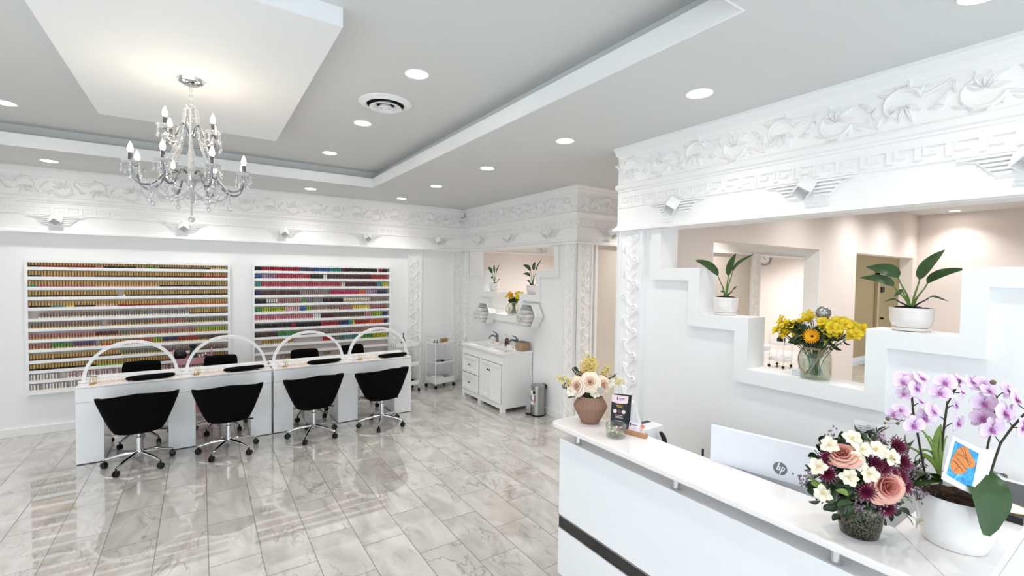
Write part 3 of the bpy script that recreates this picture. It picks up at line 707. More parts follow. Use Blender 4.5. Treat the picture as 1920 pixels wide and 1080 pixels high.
def tech_chair():
    root=thing('technician_chair','x','chair',group='technician chairs behind the manicure tables')
    # facing -Y; the backrest stands on the +Y side
    b=MB()
    def fn(u,v):
        s=u*2-1; x=s*.19; z=.60+.295*v; 
        bow=-.05*s*s
        return (x*(1-.06*v*v-.0*abs(s)),.20+.05*v+bow,z)
    def slab(fn,th,nu,nv):
        q=MB(); vs=[];fs=[]
        for sgn in (0,1):
            for j in range(nv+1):
                for i in range(nu+1):
                    u=i/nu;v=j/nv; p=Vector(fn(u,v)); e=min(1,min(u,1-u)*9,min(v,1-v)*9); e=math.sqrt(max(0,1-(1-e)**2))
                    # round the corners
                    cu,cv=abs(u*2-1),abs(v*2-1)
                    if cu>.8 and cv>.72:
                        dx=(cu-.8)/.2; dz=(cv-.72)/.28; l=math.hypot(dx,dz)
                        if l>1e-6:
                            k=max(dx,dz)/l; p0=Vector(fn(.5+.5*math.copysign(.8+(cu-.8)*k,u*2-1),.5+.5*math.copysign(.72+(cv-.72)*k,v*2-1))); p=p0
                    p.y+=(1 if sgn else -1)*th/2*(.25+.75*e); vs.append(p)
        n=nu+1; m=(nu+1)*(nv+1)
        for sgn in (0,1):
            for j in range(nv):
                for i in range(nu): fs.append(tuple(sgn*m+x for x in (j*n+i,j*n+i+1,(j+1)*n+i+1,(j+1)*n+i)))
        bd=[i for i in range(nu+1)]+[j*n+nu for j in range(1,nv+1)]+[nv*n+i for i in range(nu-1,-1,-1)]+[j*n for j in range(nv-1,0,-1)]
        for a,c in zip(bd,bd[1:]+bd[:1]): fs.append((a,c,c+m,a+m))
        return q.raw(vs,fs)
    slab(fn,.055,16,12).build('backrest',BLACKFAB,root,smooth=60)
    MB().lathe([(.01,.43),(.2,.43),(.225,.445),(.225,.475),(.2,.495),(.01,.50)],32,sx=1,sy=.95).build('seat',BLACKFAB,root,smooth=60)
    MB().tube([(0,.10,.425),(0,.22,.43),(0,.255,.50),(0,.235,.66)],.014,8).build('back_bar',BLACKPL,root,smooth=60)
    MB().tube([(.05,-.02,.42),(.16,-.02,.415),(.24,-.02,.40)],[.005,.006,.010],8).build('lever',BLACKPL,root,smooth=60)
    chair_base(root,zcol=.42,rot=R(20))
    return root
tc=tech_chair()
for k,(px_,py_,rz) in enumerate(((267,676,0),(414,667,0),(570,660,0),(667,648,R(12)))):
    p=at(px_,py_,Y=7.06); o=tc if k==0 else dup(tc); o.location=(p.x,6.82+(.1 if k==3 else 0),0); o.rotation_euler=(0,0,rz)
    o['label']='black technician chair behind the table, backrest seen through the %s arch lamp'%SN[k]
# ------------------------------------------------------------------ trolleys
def trolley(name,label,w,d,zs,m,hz,tray_h=.055,handle=True,legs=True):
    root=thing(name,label,'trolley')
    for i,z in enumerate(zs):
        b=MB(); th=tray_h if not isinstance(tray_h,list) else tray_h[i]
        b.box(-w/2,w/2,-d/2,d/2,z,z+.004); b.box(-w/2,w/2,-d/2,-d/2+.004,z,z+th); b.box(-w/2,w/2,d/2-.004,d/2,z,z+th); b.box(-w/2,-w/2+.004,-d/2,d/2,z,z+th); b.box(w/2-.004,w/2,-d/2,d/2,z,z+th)
        b.build('tray',m,root)
    for sx in (-1,1):
        for sy in (-1,1):
            MB().tube([(sx*(w/2+.008),sy*(d/2-.02),.065),(sx*(w/2+.008),sy*(d/2-.02),hz-.03)],.009,8).build('post',m,root,smooth=60)
            c=MB(); x,y=sx*(w/2+.002),sy*(d/2-.02)
            c.tube([(x,y,.07),(x,y,.04)],.006,6)
            c.tube([(x-.012,y,.03),(x+.012,y,.03)],.029,14); c.build('caster',BLACKPL,root,smooth=40)
        if handle:
            y0=d/2-.02; x=sx*(w/2+.008)
            MB().tube([(x,-y0,hz-.035),(x,-y0,hz-.015),(x,-y0+.015,hz),(x,y0-.015,hz),(x,y0,hz-.015),(x,y0,hz-.035)],.009,8).build('handle',m,root,smooth=60)
    return root
t=trolley('white_trolley','white three tier trolley standing before the flat wall panel',.40,.30,[.085,.43,.765],WPLAST,.855,[.10,.035,.035])
t.location=(3.50,7.42,0); t.rotation_euler=(0,0,R(14)); TR=Matrix.Translation(t.location)@Matrix.Rotation(R(14),4,'Z')
def on(x,y,z,T=None): return tuple(((T or TR)@Vector((x,y,z))))
rng=random.Random(3)
cols=['darkred','brown','palepink','white','dark','rose']
for k in range(9):
    q=MB().lathe([(.010,0),(.012,.003),(.012,.028),(.006,.034)],10).lathe([(.007,.034),(.007,.066),(.005,.068)],10,m=1)
    tag(q.build('small_bottle',[pmat(cols[k%6]),BLACKPL if k%2 else WPLAST],smooth=40,loc=on(-.17+.030*(k%6),-.08+.07*(k//6),.7695)),'small bottle standing on the top shelf of the white panel trolley','bottle','bottles on the top shelf of the white panel trolley')
tag(MB().box(-.06,.06,-.035,.035,0,.06).box(-.062,.062,-.037,.037,.06,.072,1).build('small_box',[GOLD,mat('olive_card','#8f8552',.6)],bevel=.002,loc=on(.06,-.02,.7695)),'small gold and olive box on the top shelf of the panel trolley','box')
tag(MB().lathe([(.02,0),(.026,.004),(.026,.075),(.012,.09),(.012,.11)],14).build('clear_bottle',GLASS,smooth=40,loc=on(.145,.04,.7695)),'clear glass bottle at the right end of the panel trolley top','bottle')
for k,(x,y,a) in enumerate(((-.1,-.05,.3),(.02,.02,-.2),(.12,-.04,.15))):
    tag(MB().cbox((0,0,.012),(.13,.10,.022)).build('tool_pack',[GREYPL,BLACKPL,mat('foil_grey','#b9b9bc',.3,.6)][k],bevel=.003,loc=on(x,y,.4345)),['grey','black','silver'][k]+' tool pack lying on the middle shelf of the panel trolley','tool pack','packs on the middle trolley shelf')
tag(MB().box(-.10,.10,-.07,.07,0,.095).build('paper_stack',PAPER,bevel=.002,loc=on(-.07,0,.0895)),'stack of white papers in the bottom tray of the panel trolley','paper')
tag(MB().box(-.07,.07,-.06,.06,0,.085).build('grey_pouch',GREYPL,bevel=.008,loc=on(.11,0,.0895)),'grey pouch in the bottom tray of the panel trolley','pouch')
t=trolley('white_cart','white three tier cart partly hidden by the right manicure table',.42,.33,[.12,.44,.765],WPLAST,.94,.075)
t.location=(2.83,7.42,0); T0=Matrix.Translation(t.location)
k=thing('black_cone_bottle','black cone-shaped bottle on the white cart beside the table','bottle',on(-.02,-.02,.7695,T0))
MB().lathe([(.05,0),(.055,.01),(.018,.13),(.012,.15)],16).build('body',BLACKPL,k,smooth=40); MB().lathe([(.007,.15),(.007,.19),(.018,.2),(.01,.215)],10).build('cap',BLACKPL,k,smooth=40)
tag(MB().ell((0,0,.028),(.05,.04,.028),12,8).ell((.05,.02,.02),(.03,.03,.02),10,6).build('black_cloth',BLACKFAB,smooth=60,loc=on(.10,-.04,.7695,T0)),'crumpled black cloth on the white cart beside the table','cloth')
k=thing('spray_bottle','clear spray bottle at the left end of the white cart','bottle',on(-.16,-.06,.7695,T0))
MB().lathe([(.025,0),(.028,.005),(.028,.09),(.012,.11),(.012,.125)],14).build('body',GLASS,k,smooth=40); MB().cbox((-.012,0,.14),(.05,.02,.03)).build('spray_head',WPLAST,k,bevel=.004)
tag(MB().box(-.08,.08,-.06,.06,0,.06).build('black_box',BLACKPL,bevel=.003,loc=on(.08,0,.1245,T0)),'black box in the bottom tray of the white cart','box')
pt=at(362,690,Y=7.36)
t=trolley('pink_trolley','pink three tier trolley behind the left manicure table',.40,.28,[.12,.44,.765],PINKP,.93,.085)
t.location=(pt.x,7.40,0); T1=Matrix.Translation(t.location)
k=thing('round_fan','round black table fan on the pink trolley','fan',on(-.14,-.03,.7695,T1))
MB().lathe([(.04,0),(.045,.006),(.02,.016),(.01,.05)],16).build('base',BLACKPL,k,smooth=40)
MB().ell((0,0,.115),(.075,.045,.075),20,12).build('fan_head',BLACKPL,k,smooth=60)
k=thing('dark_green_bottle','tall dark green tapered bottle with black cap on the pink trolley','bottle',on(.0,.03,.7695,T1))
MB().lathe([(.055,0),(.06,.008),(.055,.06),(.03,.16),(.025,.19)],18).build('body',mat('dark_green_glass','#1d3022',.15),k,smooth=40); MB().lathe([(.026,.19),(.028,.2),(.045,.215),(.045,.232),(.02,.236)],14).build('cap',BLACKPL,k,smooth=40)
for i,(x,y) in enumerate(((.07,-.06),(.105,-.02),(.14,-.07))):
    k=thing('dropper_bottle','small dark bottle with white pointed cap on the pink trolley','bottle',on(x,y,.7695,T1),0,'small pointed bottles on the pink trolley')
    MB().lathe([(.016,0),(.018,.004),(.018,.06+.03*(i==2)),(.008,.075+.03*(i==2))],12).build('body',BLACKPL,k,smooth=40); MB().lathe([(.009,.075+.03*(i==2)),(.003,.115+.03*(i==2))],10).build('cap',WPLAST,k,smooth=40)
# ------------------------------------------------------------------ vanity (local: origin at front-near corner, x to the wall, y to the back)
VX,VY0,VY1=3.56,5.49,6.70
root=thing('vanity_cabinet','white bathroom vanity cabinet with two drawers and a pair of doors','cabinet',(VX,VY0,0)); W=VY1-VY0; D=4.083-VX
b=MB(); b.box(0.02,D,0,W,.055,.835); 
for y0,y1 in ((0,.07),(W-.07,W),(W*.545-.035,W*.545+.035)): b.box(0,.07,y0,y1,0,.056); 
b.box(D-.07,D,0,.05,0,.056); b.box(D-.07,D,W-.05,W,0,.056)
b.box(0,.02,0,W,.055,.125); b.box(0,.02,0,W,.70,.835)
b.box(0,.02,0,.02,.125,.70); b.box(0,.02,W-.02,W,.125,.70); b.box(0,.02,W*.52,W*.545,.125,.70)
b.build('body',WPAINT,root,bevel=.003)
def front(name,y0,y1,z0,z1):
    b=MB(); x=-.016; fr=.055
    b.box(x,0,y0,y0+fr,z0,z1); b.box(x,0,y1-fr,y1,z0,z1); b.box(x,0,y0+fr,y1-fr,z0,z0+fr); b.box(x,0,y0+fr,y1-fr,z1-fr,z1); b.box(x+.010,0,y0+fr,y1-fr,z0+fr,z1-fr)
    return b.build(name,WPAINT,root,bevel=.0015)
def knob(p,y,z):
    MB().lathe([(.004,0),(.005,.012),(.012,.018),(.013,.026),(.008,.03)],12).map(lambda a,c,d:(-.016-d,y+a,z+c)).build('knob',mat('dark_metal','#4a4a4c',.3,.8),p,smooth=40)
ys=W*.55
for z0,z1,zk in ((.135,.405,.27),(.42,.69,.555)):
    o=front('drawer',ys+.005,W-.025,z0,z1); knob(o,(ys+W-.02)/2,zk)
o=front('door',.025,ys*.5-.01,.135,.69); knob(o,ys*.5-.035,.58)
o=front('door',ys*.5-.005,ys-.035,.135,.69); knob(o,ys*.5+.025,.58)
# top with two basins cut in
bt=thing('double_sink','white vanity top with two sunken rectangular basins','sink',(VX,VY0,.8355))
b=MB(); z0,z1=0,.03; x0,x1=-.02,D; y0,y1=-.012,W+.012
bas=[(.10,.36,.07,.46),(.10,.36,.63,1.03)]
xs=[x0,.10,.36,x1]; yy=[y0,.07,.46,.63,1.03,y1]
for i in range(3):
    for j in range(5):
        if i==1 and j in(1,3): continue
        b.box(xs[i],xs[i+1],yy[j],yy[j+1],z0,z1)
b.build('countertop',WPLAST,bt,weld=True)
for (a,c,d,e) in bas:
    q=MB(); h=.0
    q.box(a,a+.008,d,e,-.0004,.0395) if False else None
    # raised rim at the back with the overflow hole
    q.box(c-.006,c+.022,d+.02,e-.02,.0305,.075)
    q.box(a+.001,c-.001,d+.001,e-.001,.002,.006)
    ob=q.build('basin',CERAM,bt,bevel=.004)
    MB().tube([(c-.0065,(d+e)/2,.052),(c-.0085,(d+e)/2,.052)],.010,12).build('overflow_hole',DARK,ob)
    MB().lathe([(.02,.006),(.02,.009),(.012,.010)],16,((a+c)/2,(d+e)/2,0)).build('drain',CHROME,ob)
def faucet(y,label):
    r=thing('faucet',label,'faucet',(VX+.43,y,.866))
    MB().lathe([(.026,0),(.028,.006),(.02,.014),(.018,.10),(.02,.115),(.012,.122)],16).build('body',mat('dark_chrome','#8d8e93',.12,1),r,smooth=40)
    MB().tube(bez((0,0,.07),(-.04,0,.12),(-.11,0,.135),(-.125,0,.075),12),[.013]*10+[.012,.012,.011],10).build('spout',mat('dark_chrome','#8d8e93',.12,1),r,smooth=60)
    MB().tube([(0,0,.118),(-.03,0,.150),(-.075,0,.165)],[.010,.009,.006],8).build('lever',mat('dark_chrome','#8d8e93',.12,1),r,smooth=60)
    MB().lathe([(.03,0),(.032,.003),(.03,.005)],20,sy=1.9).build('deck_plate',mat('dark_chrome','#8d8e93',.12,1),r,smooth=40)
    r.scale=(1.22,1.22,1.22)
faucet(VY0+.83,'chrome faucet on the vanity, farther one by the back corner'); faucet(VY0+.265,'chrome faucet on the vanity, nearer one by the basket')
r=thing('soap_dispenser','amber soap pump bottle between the two vanity faucets','soap dispenser',(VX+.44,VY0+.56,.866))
MB().lathe([(.033,0),(.036,.006),(.036,.10),(.026,.118),(.014,.125)],18).build('bottle',mat('amber_soap','#8a5a48',.12,trans=.35),r,smooth=40)
MB().lathe([(.0365,.03),(.0365,.08)],18,cap=False).build('label',mat('dark_label','#3c2420',.5),r)
MB().lathe([(.014,.125),(.014,.15),(.005,.152),(.005,.175)],12).tube([(0,0,.178),(-.045,0,.174)],.006,8).build('pump',CHROME,r,smooth=40)
r=thing('wicker_basket','oblong woven basket with grey lining on the vanity by the wall','basket',(VX+.41,VY0+.095,.866))
b=MB(); n=40; vs=[];fs=[]
prof=[(.80,0),(.93,.02),(1,.10),(1.0,.115),(.9,.115),(.9,.02)]
for f,z in prof:
    for k in range(n):
        a=2*PI*k/n; g=1+(.02 if k%2 else -.02)*(z<.1); ca,sa=math.cos(a),math.sin(a)
        rr=1/((abs(ca)/.085)**4+(abs(sa)/.105)**4)**.25; vs.append((ca*rr*f*g,sa*rr*f*g,z))
for i in range(5):
    for k in range(n): fs.append((i*n+k,i*n+(k+1)%n,(i+1)*n+(k+1)%n,(i+1)*n+k))
fs+= [tuple(reversed(range(n))),tuple(5*n+k for k in range(n))]
b.raw(vs,fs).build('basket_body',WICK,r); 
MB().tube([(.079*c_,.099*s_,.118) for c_,s_ in [(math.copysign(abs(math.cos(a))**.5,math.cos(a)),math.copysign(abs(math.sin(a))**.5,math.sin(a))) for a in [2*PI*k/32 for k in range(33)]]],.008,8).build('lining_rim',mat('grey_cloth','#8a8380',.9),r,smooth=60)
# pedal bin
r=thing('pedal_bin','brushed steel pedal bin with black base beside the vanity','bin',(3.965,5.185,0),R(-15))
MB().lathe([(.100,.015),(.100,.40)],32).build('body',STEEL,r,smooth=40)
MB().lathe([(.104,0),(.105,.018),(.101,.022)],32).build('base_ring',BLACKPL,r,smooth=40)
MB().lathe([(.104,.40),(.105,.418),(.098,.432),(.06,.444),(.01,.447)],32).build('lid',STEEL,r,smooth=40)
MB().tube([(-.09,.02,.012),(-.15,.03,.02)],.012,6).box(-.165,-.115,.0,.06,.012,.03).build('pedal',BLACKPL,r)
b=MB(); 
MB().cbox((.105,0,.41),(.03,.10,.05)).build('hinge',BLACKPL,r,bevel=.006)
b=MB(); cmap=[]
def curved(a0,a1,z0,z1,m,rr=.1008):
    n=6; b.grid(lambda u,v:(rr*math.cos(a0+(a1-a0)*u),rr*math.sin(a0+(a1-a0)*u),z0+(z1-z0)*v),n,1,m)
A0=PI*.94; A1=PI*1.3
curved(A0,A1,.16,.37,0)
for k,(f0,f1,z0,z1,m) in enumerate(((.1,.5,.30,.36,1),(.55,.9,.32,.36,2),(.1,.35,.22,.29,3),(.4,.7,.24,.30,1),(.72,.92,.20,.30,3),(.15,.6,.17,.205,1))): curved(A0+(A1-A0)*f0,A0+(A1-A0)*f1,z0,z1,m,.1014)
b.build('sticker',[mat('label_grey','#b9b4b2',.4),PAPER,BLACKPL,mat('label_rose','#b0696b',.5)],r,smooth=60)
# hexagonal shelves with rolled towels
def hexshelf(y,z,label,tl,seed):
    rr=.225; dp=.17; T=.016
    r=thing('hexagon_shelf',label,'shelf',(4.10,y,z),0,'hexagon shelves above the vanity')
    b=MB()
    for k in range(6):
        a0,a1=k*PI/3,(k+1)*PI/3
        po=[(math.cos(a0)*rr,math.sin(a0)*rr),(math.cos(a1)*rr,math.sin(a1)*rr),(math.cos(a1)*(rr-T),math.sin(a1)*(rr-T)),(math.cos(a0)*(rr-T),math.sin(a0)*(rr-T))]
        b.prism(po,-dp,-.036,lambda p,q,a:(a,p,q*.86))
    b.build('hexagon_frame',WPAINT,r)
    rng=random.Random(seed); n=0
    rows=[(-.120,3),(-.066,4),(-.012,4),(.042,2)]
    for zz,c in rows:
        for i in range(c):
            yy=(i-(c-1)/2)*.066+rng.uniform(-.004,.004)
            q=MB(); L=.15
            pts=[]; 
            for k in range(40):
                a=k/39*PI*5; ra=.006+.021*k/39; pts.append((ra*math.cos(a),ra*math.sin(a)))
            x0=-dp-.10-rng.uniform(0,.03)
            th=.0045
            vs=[];fs=[]
            for (p,s_) in pts: vs+=[(x0,p,s_),(x0+L,p,s_)]
            for k in range(39): fs.append((2*k,2*k+1,2*k+3,2*k+2))
            q.raw(vs,fs)
            prof=[(.012,-.002),(.024,.0),(.028,.010),(.027,L*.5),(.028,L-.01),(.024,L)]
            q.add(MB().lathe(prof,14,ribs=1,rib=.03).map(lambda u,v,w:(x0+.006+w,u,v)))
            o=q.build('rolled_towel',TOWEL,smooth=60,loc=(4.10,y+yy,z+zz+.004)); o.rotation_euler=(rng.uniform(0,6),0,rng.uniform(-.05,.05))
            tag(o,'rolled white towel in the %s hexagon shelf'%tl,'towel','rolled white towels in the %s hexagon shelf'%tl)
    g=thing('folded_cloth','folded grey cloth lying on the towels inside the %s hexagon shelf'%tl,'cloth',(4.10-.09,y,z+.072),0,'folded grey cloths in the hexagon shelves')
    MB().ell((0,0,.02),(.055,.075,.022),14,8).ell((0,.01,.055),(.05,.06,.018),14,8).build('folds',mat('grey_cloth2','#a9a7a6',.9),g,smooth=60)
ph=at(994,590,X=3.98); hexshelf(5.44,1.40,'white hexagon wall shelf with rolled towels above the near faucet','near',5)
hexshelf(6.70,1.345,'white hexagon wall shelf with rolled towels toward the back corner','far',9)
# ------------------------------------------------------------------ plants
def strap_leaf(path,w,m=0,fold=.25,n=10,tw=0,up=(0,0,1)):
    # a long leaf along a 3d path with half width w(s)
    b=MB(); P=[Vector(p) for p in path]; N=len(P)-1; vs=[];fs=[]
    for i,p in enumerate(P):
        t=(P[min(i+1,N)]-P[max(i-1,0)]).normalized(); s=i/N
        sd=t.cross(Vector(up)); 
        if sd.length<.05: sd=t.cross(Vector((1,0,0)))
        sd.normalize(); nn=sd.cross(t).normalized()
        ww=w(s) if callable(w) else w*math.sin(PI*max(.03,min(.985,s)))**.75
        a=tw*s; sd2=sd*math.cos(a)+nn*math.sin(a); nn2=nn*math.cos(a)-sd*math.sin(a)
        for k,(q,h) in enumerate(((-1,1),(-.5,.45),(0,0),(.5,.45),(1,1))): vs.append(p+sd2*(ww*q)+nn2*(ww*fold*h))
    for i in range(N):
        for k in range(4): fs.append((i*5+k,i*5+k+1,(i+1)*5+k+1,(i+1)*5+k))
    b.raw(vs,fs,m); return b
def potted(label,loc,pr,ph_,leaves,group=None,facing=0,saucer=True,squat=1):
    r=thing('potted_plant',label,'plant',loc,0,group)
    z0=.018
    prof=[(pr*.74,z0),(pr*.86,z0+.006),(pr*.98,z0+ph_*.35)]
    for k in range(4): prof+= [(pr*(.985+.003*k),z0+ph_*(.4+.12*k)),(pr*(1.0+.003*k),z0+ph_*(.45+.12*k))]
    prof+=[(pr*1.02,z0+ph_*.97),(pr*1.01,z0+ph_),(pr*.94,z0+ph_),(pr*.92,z0+ph_*.85)]
    MB().lathe(prof,40).build('pot',CERAM,r,smooth=50)
    if saucer: MB().lathe([(pr*.72,0),(pr*.86,.003),(pr*.9,.016),(pr*.86,.018),(pr*.5,.012)],36).build('saucer',CERAM,r,smooth=50)
    q=MB(); rng=random.Random(int(pr*1e4)); q.grid(lambda u,v:(pr*.93*v*math.cos(2*PI*u),pr*.93*v*math.sin(2*PI*u),z0+ph_*.93+.012*(1-v)+.010*rng.random()*(v<.95)),24,5)
    q.build('soil',SOIL,r)
    for (x,y,zt,L,Wd,dirn,curl) in leaves:
        # stalk from the soil to (x,y,zt), then blade
        zb=z0+ph_*.9
        base=Vector((x*.12,y*.12,zb)); top=Vector((x,y,zt))
        st=bez(base,base+Vector((0,0,(zt-zb)*.5)),top-Vector((x*.25,y*.25,(zt-zb)*.35)),top,8)
        lf=MB().tube(st,[.007,.0065,.006,.0055,.005,.0045,.004,.0038,.0035],6).build('stalk',STEMD if Wd<.01 else STEM,r,smooth=60)
        d=Vector(dirn).normalized(); tan=(st[-1]-st[-2]).normalized()
        e=top+d*L+Vector((0,0,curl)); path=bez(top,top+tan*L*.35,e-d*L*.35+Vector((0,0,.1*L)),e,12)
        strap_leaf(path,lambda s:1.08*Wd*(math.sin(PI*min(1,s**.8*.97+.02))**.8)*(1-.25*s),fold=.22,up=(-1,.25*math.sin(40*x+zt*9),.45)).build('leaf',LEAF,lf,smooth=60)
    return r
XN=3.345
# near niche, left pot
p=at(1361,592,X=XN); potted('leafy plant in a ribbed white pot on the left step of the reception niche',(XN,2.02,1.710),.088,.118,
  [(-.02,.055,.30,.20,.030,(-.15,.95,.35),.05),(.01,-.01,.30,.19,.032,(-.05,-.35,1),-.01),(.0,-.05,.33,.20,.016,(.1,-.75,.65),.0),(.01,-.05,.19,.05,.008,(0,-.7,.6),.0),(.02,.03,.17,.03,.007,(0,.7,.2),0)])
potted('leafy plant in a wide white pot on the right step of the reception niche',(XN,.90,1.7115),.098,.112,
  [(-.02,.06,.30,.165,.036,(-.15,.9,.42),-.01),(-.02,.08,.25,.165,.026,(-.2,.95,.28),.0),(.0,-.03,.29,.20,.034,(.05,-.50,.88),-.01),(.02,-.06,.27,.165,.026,(.1,-.9,.42),.01),(.0,.07,.17,.06,.006,(0,.9,.1),-.02),(.02,-.07,.19,.08,.006,(.1,-.9,.05),-.02),(-.01,.04,.22,.04,.014,(-.2,.7,-.2),-.02)])
potted('small leafy plant on the left step of the niche above the vanity',(4.2,6.77,1.7015),.085,.12,
  [(-.01,.05,.30,.15,.032,(-.1,.75,.5),.03),(.0,.0,.31,.15,.036,(0,.1,1),0),(.0,-.05,.30,.17,.030,(0,-.7,.8),.02),(.0,.06,.22,.06,.022,(0,.8,.3),0),(.02,-.06,.17,.09,.016,(0,-.8,.4),0)])
potted('small leafy plant on the right step of the niche above the vanity',(4.2,5.66,1.7015),.095,.115,
  [(.0,.06,.34,.22,.030,(0,.9,.35),.02),(.0,.07,.26,.20,.024,(0,.95,.2),.0),(.0,-.02,.36,.13,.050,(0,-.3,1),0),(.0,-.07,.34,.22,.022,(0,-.75,.8),.02),(-.0,.06,.17,.10,.018,(0,.9,.3),0),(.0,.03,.14,.06,.018,(0,.9,.3),0)])
# ------------------------------------------------------------------ blossoms
def petal(L,Wd,cup=.3,curl=.2,n=4,m=0,tipp=1.0):
    b=MB()
    def fn(u,v):
        y=(u*2-1); hw=Wd*(math.sin(PI*min(1,(.08+.86*v)**tipp))**.7)
        return (y*hw,L*v*math.cos(curl*v),L*v*math.sin(curl*v)+cup*Wd*y*y)
    return b.grid(fn,n,n,m)
def opetal(L,Wd,cup=.25,curl=.2,m=0,nu=6,nv=8,base=.2,ruf=0,wide=.62):
    # rounded petal, narrow at the base and broad toward the tip
    b=MB()
    def fn(u,v):
        y=u*2-1; k=v/wide if v<wide else 1; w=(base+(1-base)*math.sin(k*PI/2)) if v<wide else math.sqrt(max(0,1-((v-wide)/(1-wide))**2))
        hw=Wd*max(.02,w)
        return (y*hw,L*v*math.cos(curl*v),L*v*math.sin(curl*v)+cup*Wd*y*y+ruf*L*math.sin(y*7+v*3)*v*v)
    return b.grid(fn,nu,nv,m)
def rose(rad,mi=0,seed=0,mo=1):
    b=MB(); rng=random.Random(seed)
    for li,(n,Rr,h,fl) in enumerate(((2,.11,.86,.0),(3,.22,.90,.02),(3,.35,.88,.05),(4,.50,.82,.10),(5,.68,.68,.18),(5,.85,.50,.26),(6,.98,.30,.30))):
        for k in range(n):
            a=2*PI*k/n+li*.9+rng.uniform(-.2,.2); ha=PI/n*1.32; hh=h*rng.uniform(.94,1.04); f2=fl*rng.uniform(.8,1.25)
            def fn(u,v,a=a,ha=ha,Rr=Rr,hh=hh,f2=f2):
                s=u*2-1; rim=1-.30*abs(s)**2.6
                q=Rr*(.22+.78*math.sin(v*PI/2))+f2*v**4*(1-.35*s*s)+.035*s*v
                z=hh*(1-(1-v)**1.7)*rim-f2*.55*v**7*(1-.4*s*s)
                return (rad*q*math.cos(a+s*ha),rad*q*math.sin(a+s*ha),rad*z)
            b.grid(fn,7,8,mi if li<4 else mo)
    b.ell((0,0,rad*.12),(rad*.45,rad*.45,rad*.3),10,6,mi)
    return b
def alstro(rad,mi=0,mc=None,open_=.75):
    b=MB()
    for k in range(6):
        pt_=opetal(rad,rad*(.37 if k%2 else .28),.30,-.75*open_ if k%2 else -.25,mi,ruf=.03)
        M=Matrix.Rotation(2*PI*k/6,4,'Z')@Matrix.Rotation(R(90)*(1-open_)+R(24),4,'X')
        b.add(pt_,M)
    for k in range(5):
        a=2*PI*k/5; b.tube([(0,0,0),(rad*.12*math.cos(a),rad*.12*math.sin(a),rad*.5)],.0012,4,mi if mc is None else mc)
    b.tube([(0,0,-rad*.35),(0,0,.01)],[rad*.05,rad*.12],6,mi)
    return b
def daisy(rad,n1=22,mi=0,mc=1,rings=2,cr=.28,cup=.25):
    b=MB()
    for r_ in range(rings):
        for k in range(n1):
            pt_=petal(rad*(1-.16*r_),rad*.12,.2,.12,3,mi,.6)
            b.add(pt_,Matrix.Rotation(2*PI*(k+.5*r_)/n1,4,'Z')@Matrix.Translation((0,0,rad*.05*r_))@Matrix.Rotation(R(10+14*r_)+cup,4,'X'))
    b.ell((0,0,rad*.06),(rad*cr,rad*cr,rad*.13),12,6,mc); return b
def mum(rad,mi=0,mt=1):
    b=MB()
    for r_,(n,l,tl) in enumerate(((18,1,.10),(16,.85,.42),(12,.65,.8),(8,.45,1.15))):
        for k in range(n):
            M=Matrix.Rotation(2*PI*(k+.5*(r_%2))/n,4,'Z')@Matrix.Rotation(tl,4,'X')
            b.add(petal(rad*l,rad*.115,.3,.25,3,mi,.6),M)
            if r_<2 : b.add(petal(rad*l*.22,rad*.06,.3,.1,2,mt,.6),M@Matrix.Translation((0,rad*l*.80,rad*l*.18)))
    b.ell((0,0,rad*.1),(rad*.2,rad*.2,rad*.16),8,5,mi); return b
def orchid_bloom(rad):
    b=MB()
    def P_(ang,L,Wd,m=0,tl=.12,base=.3,wide=.6):
        b.add(opetal(L,Wd,.14,-.25,m,base=base,wide=wide,ruf=.012),Matrix.Rotation(ang,4,'Z')@Matrix.Rotation(tl,4,'X'))
    P_(0,rad*.98,rad*.30,0,.05); P_(R(136),rad*.92,rad*.29,0,.05); P_(R(-136),rad*.92,rad*.29,0,.05)
    P_(R(74),rad*1.0,rad*.56,0,.22,.25,.58); P_(R(-74),rad*1.0,rad*.56,0,.22,.25,.58)
    P_(R(180),rad*.40,rad*.13,1,.9); P_(R(150),rad*.28,rad*.11,1,1.1); P_(R(-150),rad*.28,rad*.11,1,1.1)
    b.ell((0,0,rad*.08),(rad*.10,rad*.10,rad*.13),8,6,1)
    return b
def leafmesh(L,Wd,m=0,curl=-.4,fold=.35):
    b=MB(); b.grid(lambda u,v:((u*2-1)*Wd*math.sin(PI*min(1,.04+.94*v))**.9,L*v*math.cos(curl*v),L*v*math.sin(curl*v)+fold*abs(u*2-1)*Wd*math.sin(PI*v)),4,7,m); return b
MW_={}
def place(me,name,pos,dirn,roll=0,mats=None,scale=1):
    o=bpy.data.objects.new(name,me); COL.objects.link(o)
    M=Matrix.Translation(pos)@basis(dirn,roll)@Matrix.Scale(scale,4); o.matrix_world=M; o['_']=0; del o['_']; MW_[o.name]=M; return o
def with_stem(o,stem_pts,m=STEM,r=.0025,name='stem'):
    M=MW_[o.name].inverted(); s=MB().tube(stem_pts,r,6); s.v=[M@p for p in s.v]
    return s.build(name,m,o,smooth=60)
